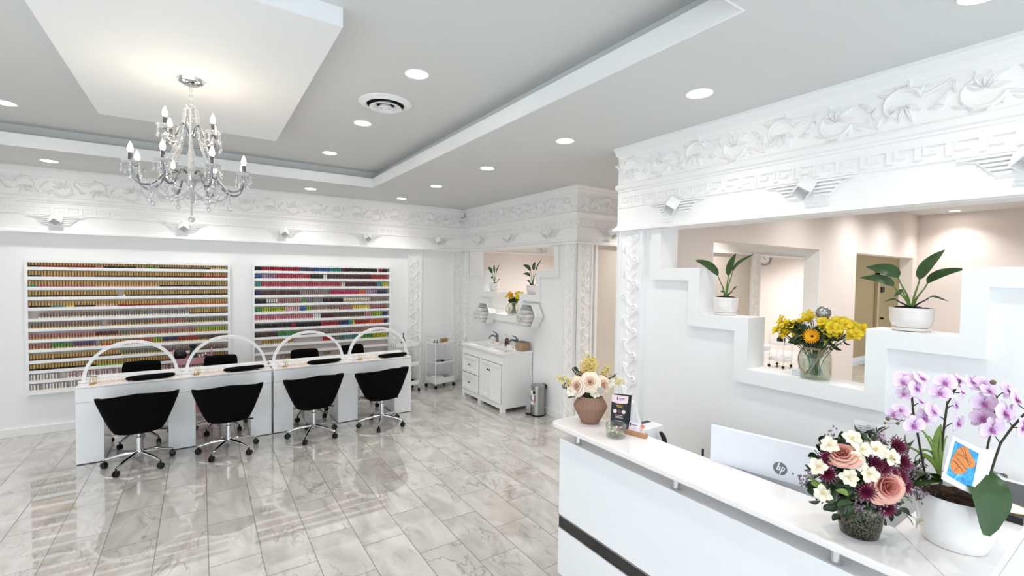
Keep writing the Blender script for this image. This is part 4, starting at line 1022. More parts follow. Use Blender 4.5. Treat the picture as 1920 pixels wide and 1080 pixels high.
# yellow flowers in a glass jar
def jar(label,loc,rad,h,stems=True):
    r=thing('glass_jar_vase',label,'vase',loc)
    prof=[(rad*.92,0),(rad*1.0,.012),(rad*1.0,h*.66),(rad*.93,h*.8),(rad*.70,h*.93),(rad*.68,h),(rad*.65,h),(rad*.66,h*.93),(rad*.88,h*.8),(rad*.955,h*.66),(rad*.955,.016),(rad*.5,.013),(.001,.013)]
    MB().lathe(prof,48,ribs=1,rib=.012).build('jar',GLASS,r,smooth=50)
    MB().lathe([(rad*.94,.015),(rad*.945,h*.55),(.001,h*.55)],40).build('water',WATER,r,smooth=50)
    b=MB()
    for a0 in range(3): b.tube([(rad*.71*math.cos(2*PI*k/24),rad*.71*math.sin(2*PI*k/24),h*(.945+.018*a0)) for k in range(25)],.004,6)
    b.build('jute_wrap',ROPE,r,smooth=60)
    MB().tube(bez((-rad*.35,rad*.66,h*.95),(-rad*1.25,rad*1.0,h*.6),(-rad*1.3,rad*.2,h*.05),(-rad*1.1,-rad*.15,h*.28),12)+bez((-rad*1.1,-rad*.15,h*.28),(-rad*1.05,-rad*.5,h*.6),(-rad*.7,-rad*.6,h*.8),(-rad*.45,-rad*.58,h*.95),8)[1:],.004,6).build('jute_handle',ROPE,r,smooth=60)
    return r
AM=alstro(.048,0,1).mesh('alstroemeria',[YELLOW,AMBER],smooth=60)
GM=daisy(.058,24,0,1).mesh('gerbera',[AMBER,mat('dark_centre','#3a2413',.9)],smooth=60)
DM=daisy(.046,26,0,0,3,.2,.35).mesh('chrysanthemum',[YELLOW],smooth=60)
def yellow_bunch(c,zj,scale,tagtxt,nfl,seed,far=False):
    rng=random.Random(seed); C=Vector(c); g='yellow alstroemerias '+tagtxt
    neck=C+Vector((0,0,zj))
    def stemto(o,p,d):
        with_stem(o,bez(C+Vector((rng.uniform(-.03,.03),rng.uniform(-.03,.03),.02)),neck+Vector((rng.uniform(-.02,.02),rng.uniform(-.02,.02),-.03)),p-Vector(d)*.06,p-Vector(d)*.012,9),STEM)
    for k in range(nfl):
        side=-1 if k%2 else 1
        y=side*rng.uniform(.04,.245)*scale; x=rng.uniform(-.09,.07)*scale; z=zj+rng.uniform(.07,.21)*scale*(1-.22*(abs(y)/.2)**2)
        d=Vector((-.75+x*3,y*4.2,.55+rng.uniform(-.2,.4))).normalized(); p=C+Vector((x,y,z))
        o=place(AM,'alstroemeria',p,d,rng.uniform(0,6),None,rng.uniform(.85,1.05)*scale**.5); stemto(o,p,d)
        tag(o,'yellow alstroemeria bloom '+tagtxt,'flower',g)
    return stemto
jr=at(1530,712,X=XN-.02); JL=(XN,1.385,1.3455)
jar('ribbed glass jar vase with jute handle on the bottom sill of the reception niche',JL,.092,.205)
st=yellow_bunch(JL,.205,1.0,'in the jar of the reception niche',32,9)
JV=Vector(JL)
p=JV+Vector((-.13,-.035,.285)); o=place(GM,'gerbera',p,(-1,-.15,.25),0); st(o,p,(-1,-.15,.25)); tag(o,'single amber gerbera with dark centre at the front of the reception niche bouquet','flower')
for k,(dy,dz) in enumerate(((.075,.345),(.02,.375))):
    p=JV+Vector((-.05,dy,dz)); o=place(DM,'chrysanthemum',p,(-.6,.2,.8),k); st(o,p,(-.6,.2,.8)); tag(o,'yellow daisy-like bloom on top of the reception niche bouquet','flower','yellow daisies of the reception niche bouquet')
p=JV+Vector((.01,-.035,.43)); 
k=thing('silver_ball_pick','round silver glitter ball standing in the yellow bouquet','ornament',p)
MB().ell((0,0,0),(.044,.044,.044),18,12).build('ball',mat('silver_glitter','#a5a5a0',.3,.7,var=.9,vs=200,hard=.7),k,smooth=60); MB().tube([(0,0,-.04),(-.01,.02,-.24)],.0015,5).build('wire',STEEL,k)
def foliage(name,label,c,z,n,rad,seed,m=LEAF,L=.10,Wd=.018,drop=.3,front=False,extra=None,cat='foliage',up=0.15):
    rng=random.Random(seed); b=MB(); C=Vector(c)
    for k in range(n):
        a=rng.uniform(0,2*PI); el=rng.uniform(-drop,1.0); r=rad*rng.uniform(.35,1)
        d=Vector((math.cos(a),math.sin(a),el)).normalized()
        p=C+Vector((0,0,z))+Vector((d.x*r,d.y*r,d.z*r*.8+up*r))
        M=Matrix.Translation(p)@basis(d,rng.uniform(0,6))@Matrix.Rotation(R(rng.uniform(-100,-50)),4,'X')@Matrix.Rotation(rng.uniform(-.6,.6),4,'Y')
        s=rng.uniform(.7,1.2); b.add(leafmesh(L*s,Wd*s,rng.choice((0,0,1)),-.6),M)
        if k%3==0: b.tube([C+Vector((0,0,z-.03)),p.lerp(C+Vector((0,0,z)),.4)+Vector((0,0,.01)),p],.0016,4,1)
    o=b.build(name,[m,LEAFD],smooth=60); return tag(o,label,cat,kind='stuff')
foliage('bouquet_foliage','dark green leaves hanging around the yellow bouquet of the reception niche',JL,.24,150,.20,11,LEAFD,.085,.015,.55)
b=MB(); rng=random.Random(2)
for k in range(14): b.tube(bez(JV+Vector((rng.uniform(-.06,.06),rng.uniform(-.06,.06),.018)),JV+Vector((rng.uniform(-.03,.03),rng.uniform(-.03,.03),.1)),JV+Vector((0,0,.16)),JV+Vector((rng.uniform(-.04,.04),rng.uniform(-.04,.04),.23)),6),.003,5)
tag(b.build('flower_stems',STEM,smooth=60),'bundle of green stems standing in water inside the reception niche jar','stems',kind='stuff')
b=MB()
for k in range(60):
    a=rng.uniform(0,2*PI); r=rng.uniform(0,.06); b.ell(JV+Vector((r*math.cos(a)+.01,.05+r*math.sin(a),.385+rng.uniform(-.03,.045))),(.005,.005,.005),6,4)
tag(b.build('gypsophila',mat('white_bloom','#ebe8e2',.9)),'tiny white filler blooms beside the silver ball','flowers',kind='stuff')
k=thing('gift_tag','small white card with printed lines leaning on the glass jar','card',(XN-.085,1.465,1.3455),R(-62))
MB().box(-.028,.028,-.001,.001,0,.055).build('card',PAPER,k); b=MB()
for i in range(4): b.box(-.02,.02-.01*(i%2),-.0016,-.0008,.012+.009*i,.0145+.009*i)
b.build('printed_lines',GREYPL,k); k.rotation_euler=(R(-12),0,R(-62))
# far niche bouquet
JL2=(4.2,6.17,1.337); jar('glass jar vase with green stems in the niche above the vanity',JL2,.10,.21)
st=yellow_bunch(JL2,.21,.85,'in the jar above the vanity',14,8)
JV2=Vector(JL2); p=JV2+Vector((-.12,-.11,.33)); o=place(GM,'gerbera',p,(-1,-.5,.35),0); st(o,p,(-1,-.5,.35)); tag(o,'single amber gerbera in the bouquet above the vanity','flower')
foliage('bouquet_foliage','dark green leaves of the yellow bouquet above the vanity',JL2,.22,60,.14,12,LEAFD,.085,.017,.4)
b=MB()
for k in range(14): b.tube(bez(JV2+Vector((rng.uniform(-.07,.07),rng.uniform(-.07,.07),.018)),JV2+Vector((rng.uniform(-.03,.03),rng.uniform(-.03,.03),.1)),JV2+Vector((0,0,.16)),JV2+Vector((rng.uniform(-.04,.04),rng.uniform(-.04,.04),.23)),6),.0035,5)
tag(b.build('flower_stems',STEMD,smooth=60),'bundle of stems inside the jar above the vanity','stems',kind='stuff')
# ------------------------------------------------------------------ reception desk
DX=1.93; DY0,DY1=.36,2.28; CTZ=1.05
root=thing('reception_desk','white lacquered reception desk with raised counter and black band','desk',(DX,DY0,0)); L=DY1-DY0
def bx(n,x0,x1,y0,y1,z0,z1,m,bev=.002): return MB().box(x0-DX,x1-DX,y0-DY0,y1-DY0,z0,z1).build(n,m,root,bevel=bev)
bx('plinth',DX+.04,2.20,DY0+.03,DY1-.03,0,.05,GREYPL)
bx('lower_panel',DX,2.21,DY0,DY1,.05,.355,LAC)
bx('black_band',DX+.002,2.21,DY0,DY1-.001,.362,.433,BLACKGL)
bx('silver_strip',DX-.002,2.21,DY0,DY1+.001,.355,.362,STEEL,0); bx('silver_strip',DX-.002,2.21,DY0,DY1+.001,.433,.440,STEEL,0)
bx('upper_panel',DX,2.21,DY0,DY1,.44,.94,LAC)
# counter: long run with a rounded far end, and a wing to the wall
b=MB(); z0,z1=CTZ-.032,CTZ; xa,xb=1.878,2.205; yn,yf=.335,2.325; rc=.05
poly=[(xa,yn),(3.22,yn),(3.22,.62),(xb,.62),(xb,yf-rc)]
poly+=[(xb-rc+rc*math.cos(a),yf-rc+rc*math.sin(a)) for a in [PI/2*k/6 for k in range(1,7)]]
poly+=[(xa+rc+rc*math.cos(a),yf-rc+rc*math.sin(a)) for a in [PI/2+PI/2*k/6 for k in range(0,7)]]
b.prism(poly,z0,z1,lambda p,q,a:(p-DX,q-DY0,a)); b.build('countertop',QUARTZ,root,bevel=.008,segs=3)
q=MB(); p0=Vector((xa+.02,yn+.02,0)); p1=Vector((xb,.62,0)); dd=(p1-p0).normalized()*.0; nrm=Vector((-(p1-p0).y,(p1-p0).x,0)).normalized()*.0007
q.raw([(v.x-DX,v.y-DY0,CTZ+.0004) for v in (p0-nrm,p0+nrm,p1+nrm,p1-nrm)],[(0,1,2,3)]); q.build('counter_seam',GREYPL,root)
for y in (2.14,1.421,.72,):
    MB().lathe([(.022,0),(.024,.004),(.020,.008),(.020,.078)],20,(1.958+.008-DX,y-DY0,.94)).build('standoff',CHROME,root,smooth=40)
bx('wing_front',2.21,3.24,.36,.385,.05,.94,LAC); bx('wing_side',3.10,3.24,.40,.6,.94,1.018,LAC)
bx('worktop',2.205,2.80,.62,2.27,.735,.76,LAC)
bx('worktop_support',2.22,2.75,2.22,2.26,0,.735,LAC)
bx('back_panel',2.18,2.205,.62,2.27,.94,1.0,LAC) if False else None
# monitor (all-in-one), back towards the camera
ml=at(1334,795,d=0.0)
a_=R(12.4); dirv=Vector((math.sin(a_),-math.cos(a_),0))      # from far edge to near edge
best=None
for i in range(200):
    X=2.2+i*.004; A=at(1334,795,X=X)
    nrm_=Vector((dirv.y,-dirv.x,0)); v=ray(1464,877); t_=(A-CAM).dot(nrm_)/v.dot(nrm_); Q=CAM+v*t_
    e=abs((Q-A).dot(dirv)-.306)
    if best is None or e<best[0]: best=(e,A,Q)
A,Q=best[1],best[2]
MW=.612; zt=A.z; zb=Q.z-.10
ctr=A+dirv*(MW/2); 
r=thing('computer_monitor','white all-in-one computer with grey round logo, its back turned to the room','computer',(ctr.x,ctr.y,.7605),math.atan2(dirv.y,dirv.x))
BZ=.7605
MB().box(-MW/2,MW/2,-.012,.012,zb-BZ,zt-BZ).build('housing',mat('silver_white_plastic','#e6e8ee',.35),r,bevel=.006)
MB().box(-MW/2+.008,MW/2-.008,.0122,.0135,zb-BZ+.03,zt-BZ-.008).build('screen',BLACKGL,r)
MB().box(-MW/2,MW/2,-.0135,-.012,zb-BZ,zb-BZ+.045).build('speaker_strip',mat('soft_grey','#b9bcc2',.5),r,bevel=.001)
MB().box(-.11,.11,-.12,.10,0,.012).build('stand_foot',STEEL,r,bevel=.004)
MB().box(-.06,.06,.012,.028,.01,zb-BZ+.1).build('stand_neck',STEEL,r,bevel=.003)
lz=Q.z-BZ; lr=.030; lx=(Q-ctr).dot(dirv)
b=MB(); n=40
b.raw([(lx,-.0128,lz)]+[(lx+lr*math.cos(2*PI*k/n),-.0128,lz+lr*math.sin(2*PI*k/n)) for k in range(n)],[(0,k+1,(k+1)%n+1) for k in range(n)])
lg=b.build('logo',mat('logo_grey','#6f7377',.4),r)
b=MB(); sl=.30
def stroke(x0,x1,z0,z1): b.raw([(lx+a+sl*c,-.0134,lz+c) for a,c in ((x0,z0),(x1,z0),(x1,z1),(x0,z1))],[(0,1,2,3)])
w=.0050
# h : tall stem to the upper rim, arch and right leg
stroke(-.0135,-.0135+w,-.0100,.0285); stroke(-.0085,-.0020,.0060,.0105); stroke(-.0042,.0008,-.0100,.0082)
# p : stem to the lower rim and a bowl
stroke(.0050,.0050+w,-.0285,.0105); stroke(.0095,.0160,.0060,.0105); stroke(.0142,.0192,-.0060,.0082); stroke(.0095,.0165,-.0100,-.0055)
# viewed from the back side the letters read from the camera's left to right
b.build('logo_letters',PAPER,lg)
k=thing('pen_stand','thin black pen standing behind the counter left of the monitor','pen',(2.42,1.60,.7605))
pp=at(1318,842,X=2.42); k.location=(2.42,pp.y,.7605); MB().tube([(0,0,0),(0,0,pp.z-.7605)],.006,8).lathe([(.03,0),(.03,.01)],14).build('pen_body',BLACKPL,k)
# printer and odds behind the counter
r=thing('receipt_printer','white box-shaped receipt printer on the lower desk by the wall end','printer',(2.52,2.07,.7605),R(0))
MB().box(-.12,.12,-.05,.075,0,.215).build('case',WPLAST,r,bevel=.006); MB().box(-.05,.10,.04,.072,.2155,.217).build('slot',BLACKPL,r)
r=thing('phone_handset','black curved phone handset standing behind the white printer','phone',(2.56,1.985,.7605))
MB().tube(bez((0,0,.0),(.03,-.03,.08),(.03,-.03,.14),(0,0,.19),10),[.012,.016,.018,.018,.017,.016,.016,.017,.017,.014,.010],10).build('handset',BLACKPL,r,smooth=60)
tag(MB().box(-.03,.03,-.02,.02,0,.19).build('purple_box',mat('purple_card','#4a2f66',.5),bevel=.002,loc=(2.31,1.93,.7605)),'narrow purple box standing in front of the white printer','box')
r=thing('tissue_box','tissue box with a white tissue pulled up behind the counter edge','tissue box',(2.36,at(1189,790,X=2.36).y,.7605),R(20))
MB().box(-.055,.055,-.055,.055,0,.24).build('box',BLACKPL,r,bevel=.003)
b=MB()
def fn(u,v):
    a=2*PI*u; rr=(.045*(1-v)+.004)*(1+.25*math.sin(3*a)); return (rr*math.cos(a),rr*math.sin(a),.238+.16*v)
b.grid(fn,24,6).build('tissue',mat('tissue_paper','#ebebee',.9),r,smooth=60)
# ------------------------------------------------------------------ objects on the counter
z=CTZ
VB=at(1105,797,z=z); VBv=Vector((2.085,2.165,z+.0005))
r=thing('ribbed_vase','brown ribbed ceramic vase at the far end of the counter','vase',VBv)
n=156; prof=[(.054,0),(.058,.004),(.082,.05),(.106,.098),(.109,.108),(.103,.122),(.080,.162),(.075,.172),(.067,.172),(.071,.164),(.095,.12),(.06,.03),(.002,.02)]
vs=[];fs=[]
for i,(q,zz) in enumerate(prof):
    for k in range(n):
        a=2*PI*k/n; g=q*(1-(.05*(1+math.cos(a*26))/2 if .01<zz<.168 and i<8 else 0)); vs.append((g*math.cos(a),g*math.sin(a),zz))
for i in range(len(prof)-1):
    for k in range(n): fs.append((i*n+k,i*n+(k+1)%n,(i+1)*n+(k+1)%n,(i+1)*n+k))
fs.append(tuple(reversed(range(n)))); MB().raw(vs,fs).build('vase_body',TERRA,r,smooth=50)
dV=(VBv-CAM).dot(fw)
RM=[rose(.058,0,s).mesh('rose',[PALEPEACHD,PALEPEACH],smooth=60) for s in (1,2)]
toC=(CAM-VBv); toC.z=0; toC.normalize(); side=Vector((-toC.y,toC.x,0))
for k,(x,y,dd,dv,sc) in enumerate(((1080,724,-.045,(-.6,.25),.90),(1106,716,-.075,(-.05,.35),.92),(1132,723,-.055,(.5,.2),.90),(1094,703,.03,(-.2,.8),.9))):
    p=at(x,y,d=dV+dd); d=toC+side*(-dv[0])*1.2+Vector((0,0,dv[1])); d=toC*.8-side*dv[0]*-1*0+Vector((0,0,dv[1]))+rt*dv[0]
    o=place(RM[k%2],'rose',p-d.normalized()*.03,d,k*1.1,None,sc); with_stem(o,bez(VBv+Vector((0,0,.06)),VBv+Vector((0,0,.15)),p-d.normalized()*.09,p-d.normalized()*.03,7))
    tag(o,['cream peach rose on the left of the brown vase bouquet','large cream peach rose facing out in the middle of the brown vase bouquet','cream peach rose on the right of the brown vase bouquet','cream peach rose set behind the others in the brown vase'][k],'flower','cream roses in the brown vase')
lm=alstro(.04,0).mesh('lily',[CREAM],smooth=60)
for k,(x,y) in enumerate(((1117,736),(1070,733),(1143,716))):
    p=at(x,y,d=dV-.06); d=(toC*.8+rt*(-.3+.4*k)-Vector((0,0,.1))); o=place(lm,'lily',p,d,k); with_stem(o,[VBv+Vector((0,0,.12)),VBv+Vector((0,0,.19)),p-d.normalized()*.01])
    tag(o,'small cream open bloom hanging over the brown vase rim','flower','small cream blooms over the brown vase rim')
def sprig(name,label,p0,p1,n,m,mats,leaf=None,ball=None,seed=0,spread=.03,group=None):
    rng=random.Random(seed); b=MB(); P=bez(p0,Vector(p0).lerp(Vector(p1),.4)+Vector((0,0,.03)),Vector(p0).lerp(Vector(p1),.75)+Vector((0,0,.015)),p1,8)
    b.tube(P,.0014,5,1)
    for k in range(n):
        s=.3+.7*k/n; i=min(7,int(s*8)); q=P[i].lerp(P[i+1],s*8-i); t_=(P[i+1]-P[i]).normalized()
        if leaf:
            for sg in (-1,1):
                d=(t_*.5+t_.orthogonal().normalized()*sg+fw.cross(t_)*sg*1.2).normalized()
                b.add(leafmesh(leaf[0],leaf[1],0,-.3),Matrix.Translation(q)@basis(d,0)@Matrix.Rotation(R(-90),4,'X'))
        if ball:
            q2=q+Vector((rng.uniform(-1,1),rng.uniform(-1,1),rng.uniform(-1,1)))*spread; b.ell(q2,(ball,ball,ball),6,4,0)
            if k%3==0: b.tube([q,q2],.0008,4,1)
    return tag(b.build(name,mats,smooth=60),label,'foliage',group)
v0=VBv+Vector((0,0,.16))
sprig('mimosa_sprig','pale yellow fluffy sprig reaching left from the brown vase',v0,at(1046,708,d=dV),70,0,[MIMOSA,STEM],None,.0055,1,.025)
sprig('mimosa_sprig','pale yellow fluffy sprig reaching right from the brown vase',v0,at(1165,712,d=dV),60,0,[MIMOSA,STEM],None,.0055,2,.025)
sprig('mimosa_sprig','yellow fluffy sprig rising right behind the roses',v0,at(1143,690,d=dV+.05),80,0,[MIMOSA,STEM],None,.006,3,.03)
sprig('mimosa_sprig','yellow fluffy sprig rising straight up behind the roses',v0,at(1104,672,d=dV+.04),110,0,[MIMOSA,STEM],None,.006,4,.035)
for k,(x,y) in enumerate(((1052,722),(1062,742),(1073,688),(1158,700),(1150,715))):
    sprig('fern_sprig',['long fern sprig on the far left of the brown vase bouquet','low fern sprig at the left rim of the brown vase','upright fern sprig above the left roses','fern sprig leaning right over the brown vase','short fern sprig at the right of the roses'][k],v0,at(x,y,d=dV+.03),10,0,[LEAFD,STEMD],(.028,.006),None,k)
b=MB(); rng=random.Random(5); cc=at(1105,690,d=dV+.03)
for k in range(40):
    a=rng.uniform(0,6.28); ax=Vector((rng.uniform(-1,1),rng.uniform(-1,1),rng.uniform(-1,1))).normalized(); ox=ax.orthogonal().normalized(); oy=ax.cross(ox); rr=rng.uniform(.035,.06); o_=Vector((rng.uniform(-.02,.02),rng.uniform(-.02,.02),rng.uniform(-.015,.03)))
    b.tube([cc+o_+(ox*math.cos(t_)+oy*math.sin(t_))*rr for t_ in [2*PI*i/20 for i in range(15)]],.0014,4)
tag(b.build('curly_fibre',MIMOSA,smooth=60),'loops of pale yellow curly fibre on top of the brown vase bouquet','foliage',kind='stuff')
k=tag(MB().add(leafmesh(.055,.022,0,-.2)).build('silver_leaf',mat('silver_leaf','#b3ada0',.6),smooth=60),'single silvery leaf drooping over the rim of the brown vase','leaf')
k.matrix_world=Matrix.Translation(at(1127,738,d=dV-.085))@basis((rt*.1-Vector((0,0,1))+toC*.15).normalized(),0)@Matrix.Rotation(R(-90),4,'X')
# brochures in an acrylic stand
bl=Vector((2.05,2.0,z)); bd=(at(1180,812,z=z)-at(1139,806,z=z)); bd.z=0; ang=math.atan2(bd.y,bd.x)
BC=(at(1180,812,z=z)+at(1139,806,z=z))/2; BC.z=z+.0005
r=thing('brochure_holder','clear acrylic stand holding black folded brochures','brochure holder',BC,ang)
M=Matrix.Rotation(R(-14),4,'X')
def bp(b): b.v=[M@p for p in b.v]; return b
bp(MB().box(-.056,.056,.012,.0135,.0,.17)).build('back_plate',GLASS,r); bp(MB().box(-.056,.056,-.014,-.0125,.0,.05)).build('front_lip',GLASS,r); MB().box(-.06,.06,-.016,.07,0,.003).build('foot',GLASS,r)
for k in range(3):
    t=thing('brochure','x','brochure',BC,ang,'black brochures in the acrylic stand')
    yo=-.011+.007*k; xo=.0 if k==0 else .008*k; zz=.004+.0*k
    MM=Matrix.Translation((xo,0,0))
    def bq(b): b.v=[MM@(M@p) for p in b.v]; return b
    bq(MB().box(-.050,.050,yo,yo+.003,zz,.215+.004*k)).build('sheet',mat('black_card','#0d0c0d',.35),t)
    t['label']=['black brochure with pink top at the front of the acrylic stand','middle black brochure in the acrylic stand','rearmost black brochure in the acrylic stand, edge showing on the right'][k]
    if k==0:
        q=MB(); q.raw([(x_,yo-.0005,zq) for x_,zq in [(-.05,.215),(.05,.215),(.05,.178)]+[(.05*math.cos(PI*i/10),.178-.013*math.sin(PI*i/10)) for i in range(1,10)]+[(-.05,.178)]],[tuple(range(13))])
        bq(q).build('pink_top',PINKCARD,t)
        q=MB(); 
        for x_ in (-.026,0,.026): q.raw([(x_+.0115*math.cos(2*PI*i/20),yo-.0006,.118+.0115*math.sin(2*PI*i/20)) for i in range(20)],[tuple(range(20))],{-.026:0,0:1,.026:0}[x_])
        for i,(w_,z_) in enumerate(((.022,.152),(.015,.144))): q.box(-w_,w_,yo-.0007,yo-.0004,z_,z_+.003,2)
        for i,(w_,z_) in enumerate(((.024,.094),(.020,.087),(.026,.080),(.018,.060))): q.box(-w_,w_,yo-.0007,yo-.0004,z_,z_+.0025,0)
        q.box(-.018,-.012,yo-.0008,yo-.0005,.186,.204,3); q.box(-.006,.028,yo-.0008,yo-.0005,.193,.199,4); q.box(-.006,.018,yo-.0008,yo-.0005,.186,.189,4)
        bq(q).build('print',[PINKCARD,mat('print_brown','#5b4034',.5),GOLD,BLACKPL,mat('print_mauve','#8b7d96',.5)],t)
# glass of dried petals
r=thing('glass_candle_holder','small round glass of dried green and white petals in front of the brochures','glass',(2.025,1.885,z+.0005))
MB().lathe([(.048,0),(.056,.004),(.0585,.02),(.0585,.078),(.055,.082),(.0545,.078),(.054,.02),(.05,.012),(.001,.010)],32).build('glass',GLASS,r,smooth=50)
b=MB(); rng=random.Random(8)
for k in range(60):
    a=rng.uniform(0,6.28); rr=rng.uniform(0,.042); b.ell((rr*math.cos(a),rr*math.sin(a),rng.uniform(.016,.055)),(.009,.007,.006),6,4,rng.choice((0,0,1,1,2)))
q=b.build('dried_petals',[CREAM,mat('sage_petal','#a9b07a',.8),mat('dusty_pink_petal','#a9646c',.8)],smooth=60); tag(q,'dried green and cream petals filling the small glass',"dried flowers",kind='stuff')
q.location=(2.025,1.885,z+.0005)
# business cards in a wooden block
c0,c1=Vector(at(1173,814,z=z)),Vector(at(1211,824,z=z)); bd=c1-c0; ang=math.atan2(bd.y,bd.x); cm=(c0+c1)/2+Vector((.018,.01,0))
r=thing('card_holder','light wooden block holding business cards on the counter','card holder',(cm.x,cm.y,z+.0005),ang)
MB().box(-.065,.065,-.018,.018,0,.024).build('wood_block',WOOD,r,bevel=.003)
k=thing('business_card','pink and white business cards with floral edge in the wooden block','card',(cm.x,cm.y,z+.0248),ang)
MM=Matrix.Rotation(R(-16),4,'X'); b=MB().box(-.05,.05,-.004,.004,0,.05); b.v=[MM@p for p in b.v]; b.build('cards',mat('pale_lilac_card','#efe6ee',.5),k)
b=MB(); b.box(-.045,-.038,-.0046,-.0042,.026,.042,0); b.box(-.032,.004,-.0046,-.0042,.031,.037,1); b.box(-.032,-.008,-.0046,-.0042,.012,.014,1)
for (x_,z_,rr,m_) in ((.034,.036,.013,2),(.042,.015,.010,3),(.030,.014,.009,4),(.022,.024,.007,3)): b.raw([(x_+min(rr,.05-x_)*math.cos(2*PI*i/14),-.0045-.0001*m_,z_+rr*math.sin(2*PI*i/14)) for i in range(14)],[tuple(range(14))],m_)
b.v=[MM@p for p in b.v]; b.build('print',[BLACKPL,mat('print_mauve2','#9a8da6',.5),mat('print_peach','#d98a74',.5),mat('print_cream','#f4e3d6',.5),mat('print_rose','#e5b1a8',.5)],k)
# mercury-glass vase with the mixed bouquet
VM=Vector((2.035,.675,z+.0005))
r=thing('mercury_glass_vase','dark speckled mercury glass vase near the front of the counter','vase',VM)
prof=[(.055,0),(.060,.004),(.068,.04),(.074,.09),(.076,.135),(.073,.138),(.070,.132),(.066,.05),(.002,.01)]
MB().lathe(prof,40,sx=1,sy=1).build('vase_body',SPARK,r,smooth=50)
dM=(VM-CAM).dot(fw); CB=at(1622,888,d=dM)
def dome(x,y):
    q=((x-1622)/120)**2+((y-888)/100)**2; return dM-.13*math.sqrt(max(0,1-min(q,1)))+.0
def outw(p): d=(p-(CB+fw*.03-Vector((0,0,.03)))); return d.normalized()
rs=[rose(.042,0,3).mesh('rose',[PEACHD,PEACH],smooth=60),rose(.056,0,4).mesh('rose',[PEACHD,PEACH],smooth=60)]
def stemM(o,p,d): with_stem(o,bez(VM+Vector((0,0,.03)),VM+Vector((0,0,.12)),p-d*.07,p-d*.012,7),STEMD)
for k,(x,y,me,l) in enumerate(((1579,850,rs[0],'peach rose bud high on the left of the mixed bouquet'),(1661,910,rs[1],'large open peach rose at the front of the mixed bouquet'))):
    p=at(x,y,d=dome(x,y)-.01); d=outw(p)+ (Vector((0,0,.6)) if k==0 else -fw*.9); d.normalize(); o=place(me,'rose',p-d*.02,d,1); stemM(o,p,d); tag(o,l,'flower')
AW=alstro(.037,0,1).mesh('alstroemeria',[CREAM,MIMOSA],smooth=60)
for k,(x,y) in enumerate(((1555,835),(1597,823),(1615,843),(1640,843),(1667,857),(1606,868),(1591,894),(1628,888),(1543,923),(1716,972),(1534,874),(1604,858),(1652,848))):
    p=at(x,y,d=dome(x,y)-.015); d=(outw(p)*.9-fw*.5).normalized(); o=place(AW,'alstroemeria',p,d,k*1.3,None,.95 if k<11 else .8); stemM(o,p,d)
    tag(o,'white alstroemeria drooping low on the right of the mixed bouquet' if k==9 else ('white alstroemeria low on the left of the mixed bouquet' if k==8 else 'white alstroemeria bloom in the dome of the mixed bouquet'),'flower',None if k in(8,9) else 'white alstroemerias of the mixed bouquet')
MU=mum(.036,0,1).mesh('chrysanthemum',[BURG,mat('pale_tip','#c79fb0',.7)],smooth=60)
for k,(x,y) in enumerate(((1554,860),(1551,887),(1622,921),(1661,951),(1651,876),(1683,893),(1681,837),(1690,866),(1692,908),(1668,884),(1640,868))):
    p=at(x,y,d=dome(x,y)+.0); d=(outw(p)*.8-fw*.6).normalized(); o=place(MU,'chrysanthemum',p,d,k*.8,None,1.0 if k<9 else .8); stemM(o,p,d)
    tag(o,'burgundy chrysanthemum with pale petal tips in the mixed bouquet' if k not in (2,3) else ['','','burgundy chrysanthemum just above the vase rim','lowest burgundy chrysanthemum at the right of the vase rim'][k],'flower',None if k in(2,3) else 'burgundy chrysanthemums of the mixed bouquet')
b=MB(); rng=random.Random(21)
for (x,y,n,sp) in ((1712,900,60,.035),(1722,922,50,.03),(1640,830,60,.035),(1700,880,50,.03),(1560,820,25,.03),(1503,898,20,.022),(1640,938,40,.03),(1520,890,15,.02),(1610,945,30,.02)):
    c=at(x,y,d=dome(x,y)+.02)
    for k in range(n):
        q=c+Vector((rng.gauss(0,1),rng.gauss(0,1),rng.gauss(0,1)))*sp*.6; b.ell(q,(.0035,.0035,.0045),5,4,0)
        if k%5==0: b.tube([c-Vector((0,0,.03)),q],.0008,4,1)
tag(b.build('statice',[LILAC,STEMD],smooth=60),'dusty lilac filler sprigs scattered through the mixed bouquet','flowers',kind='stuff')
b=MB(); rng=random.Random(31)
def lf(x,y,dd,dx,dy,L,W_,m):
    p=at(x,y,d=dome(x,y)+dd); d=(rt*dx+up*dy+fw*rng.uniform(-.5,.3)).normalized()
    b.add(leafmesh(L,W_,m,rng.uniform(-.7,.1),.3),Matrix.Translation(p)@basis(d,rng.uniform(-.8,.8))@Matrix.Rotation(R(-90),4,'X'))
for k in range(260):
    a=rng.uniform(0,2*PI); q=rng.uniform(.2,1.12); x=1622+112*q*math.cos(a); y=893+92*q*math.sin(a)
    lf(x,y,.008+.045*rng.random(),math.cos(a)+rng.uniform(-.5,.5),-math.sin(a)+rng.uniform(-.5,.5),rng.uniform(.035,.06),rng.uniform(.010,.017),rng.choice((0,0,0,1)))
for (x,y,dx,dy,L,W_,m) in ((1545,838,-.5,.9,.07,.016,0),(1580,812,-.2,1,.06,.013,0),(1588,815,.6,.8,.05,.012,0),(1520,905,-1,.3,.06,.011,2),(1525,920,-1,-.4,.07,.012,0),(1512,890,-1,.6,.05,.009,2),(1530,938,-.7,-.9,.06,.011,0),(1555,938,-.4,-1,.06,.011,0),(1690,952,.6,-1,.08,.013,0),(1705,965,.9,-.8,.07,.012,0),(1700,925,1,.5,.07,.012,2),(1712,940,1,-.1,.06,.012,2),(1590,930,.8,-.7,.06,.014,2),(1712,985,.3,-1,.06,.008,0),(1735,975,1,-.2,.05,.007,0),(1680,960,.3,-1,.05,.012,0),(1540,945,-.9,-.7,.05,.010,0)):
    lf(x,y,-.005,dx,dy,L,W_,m)
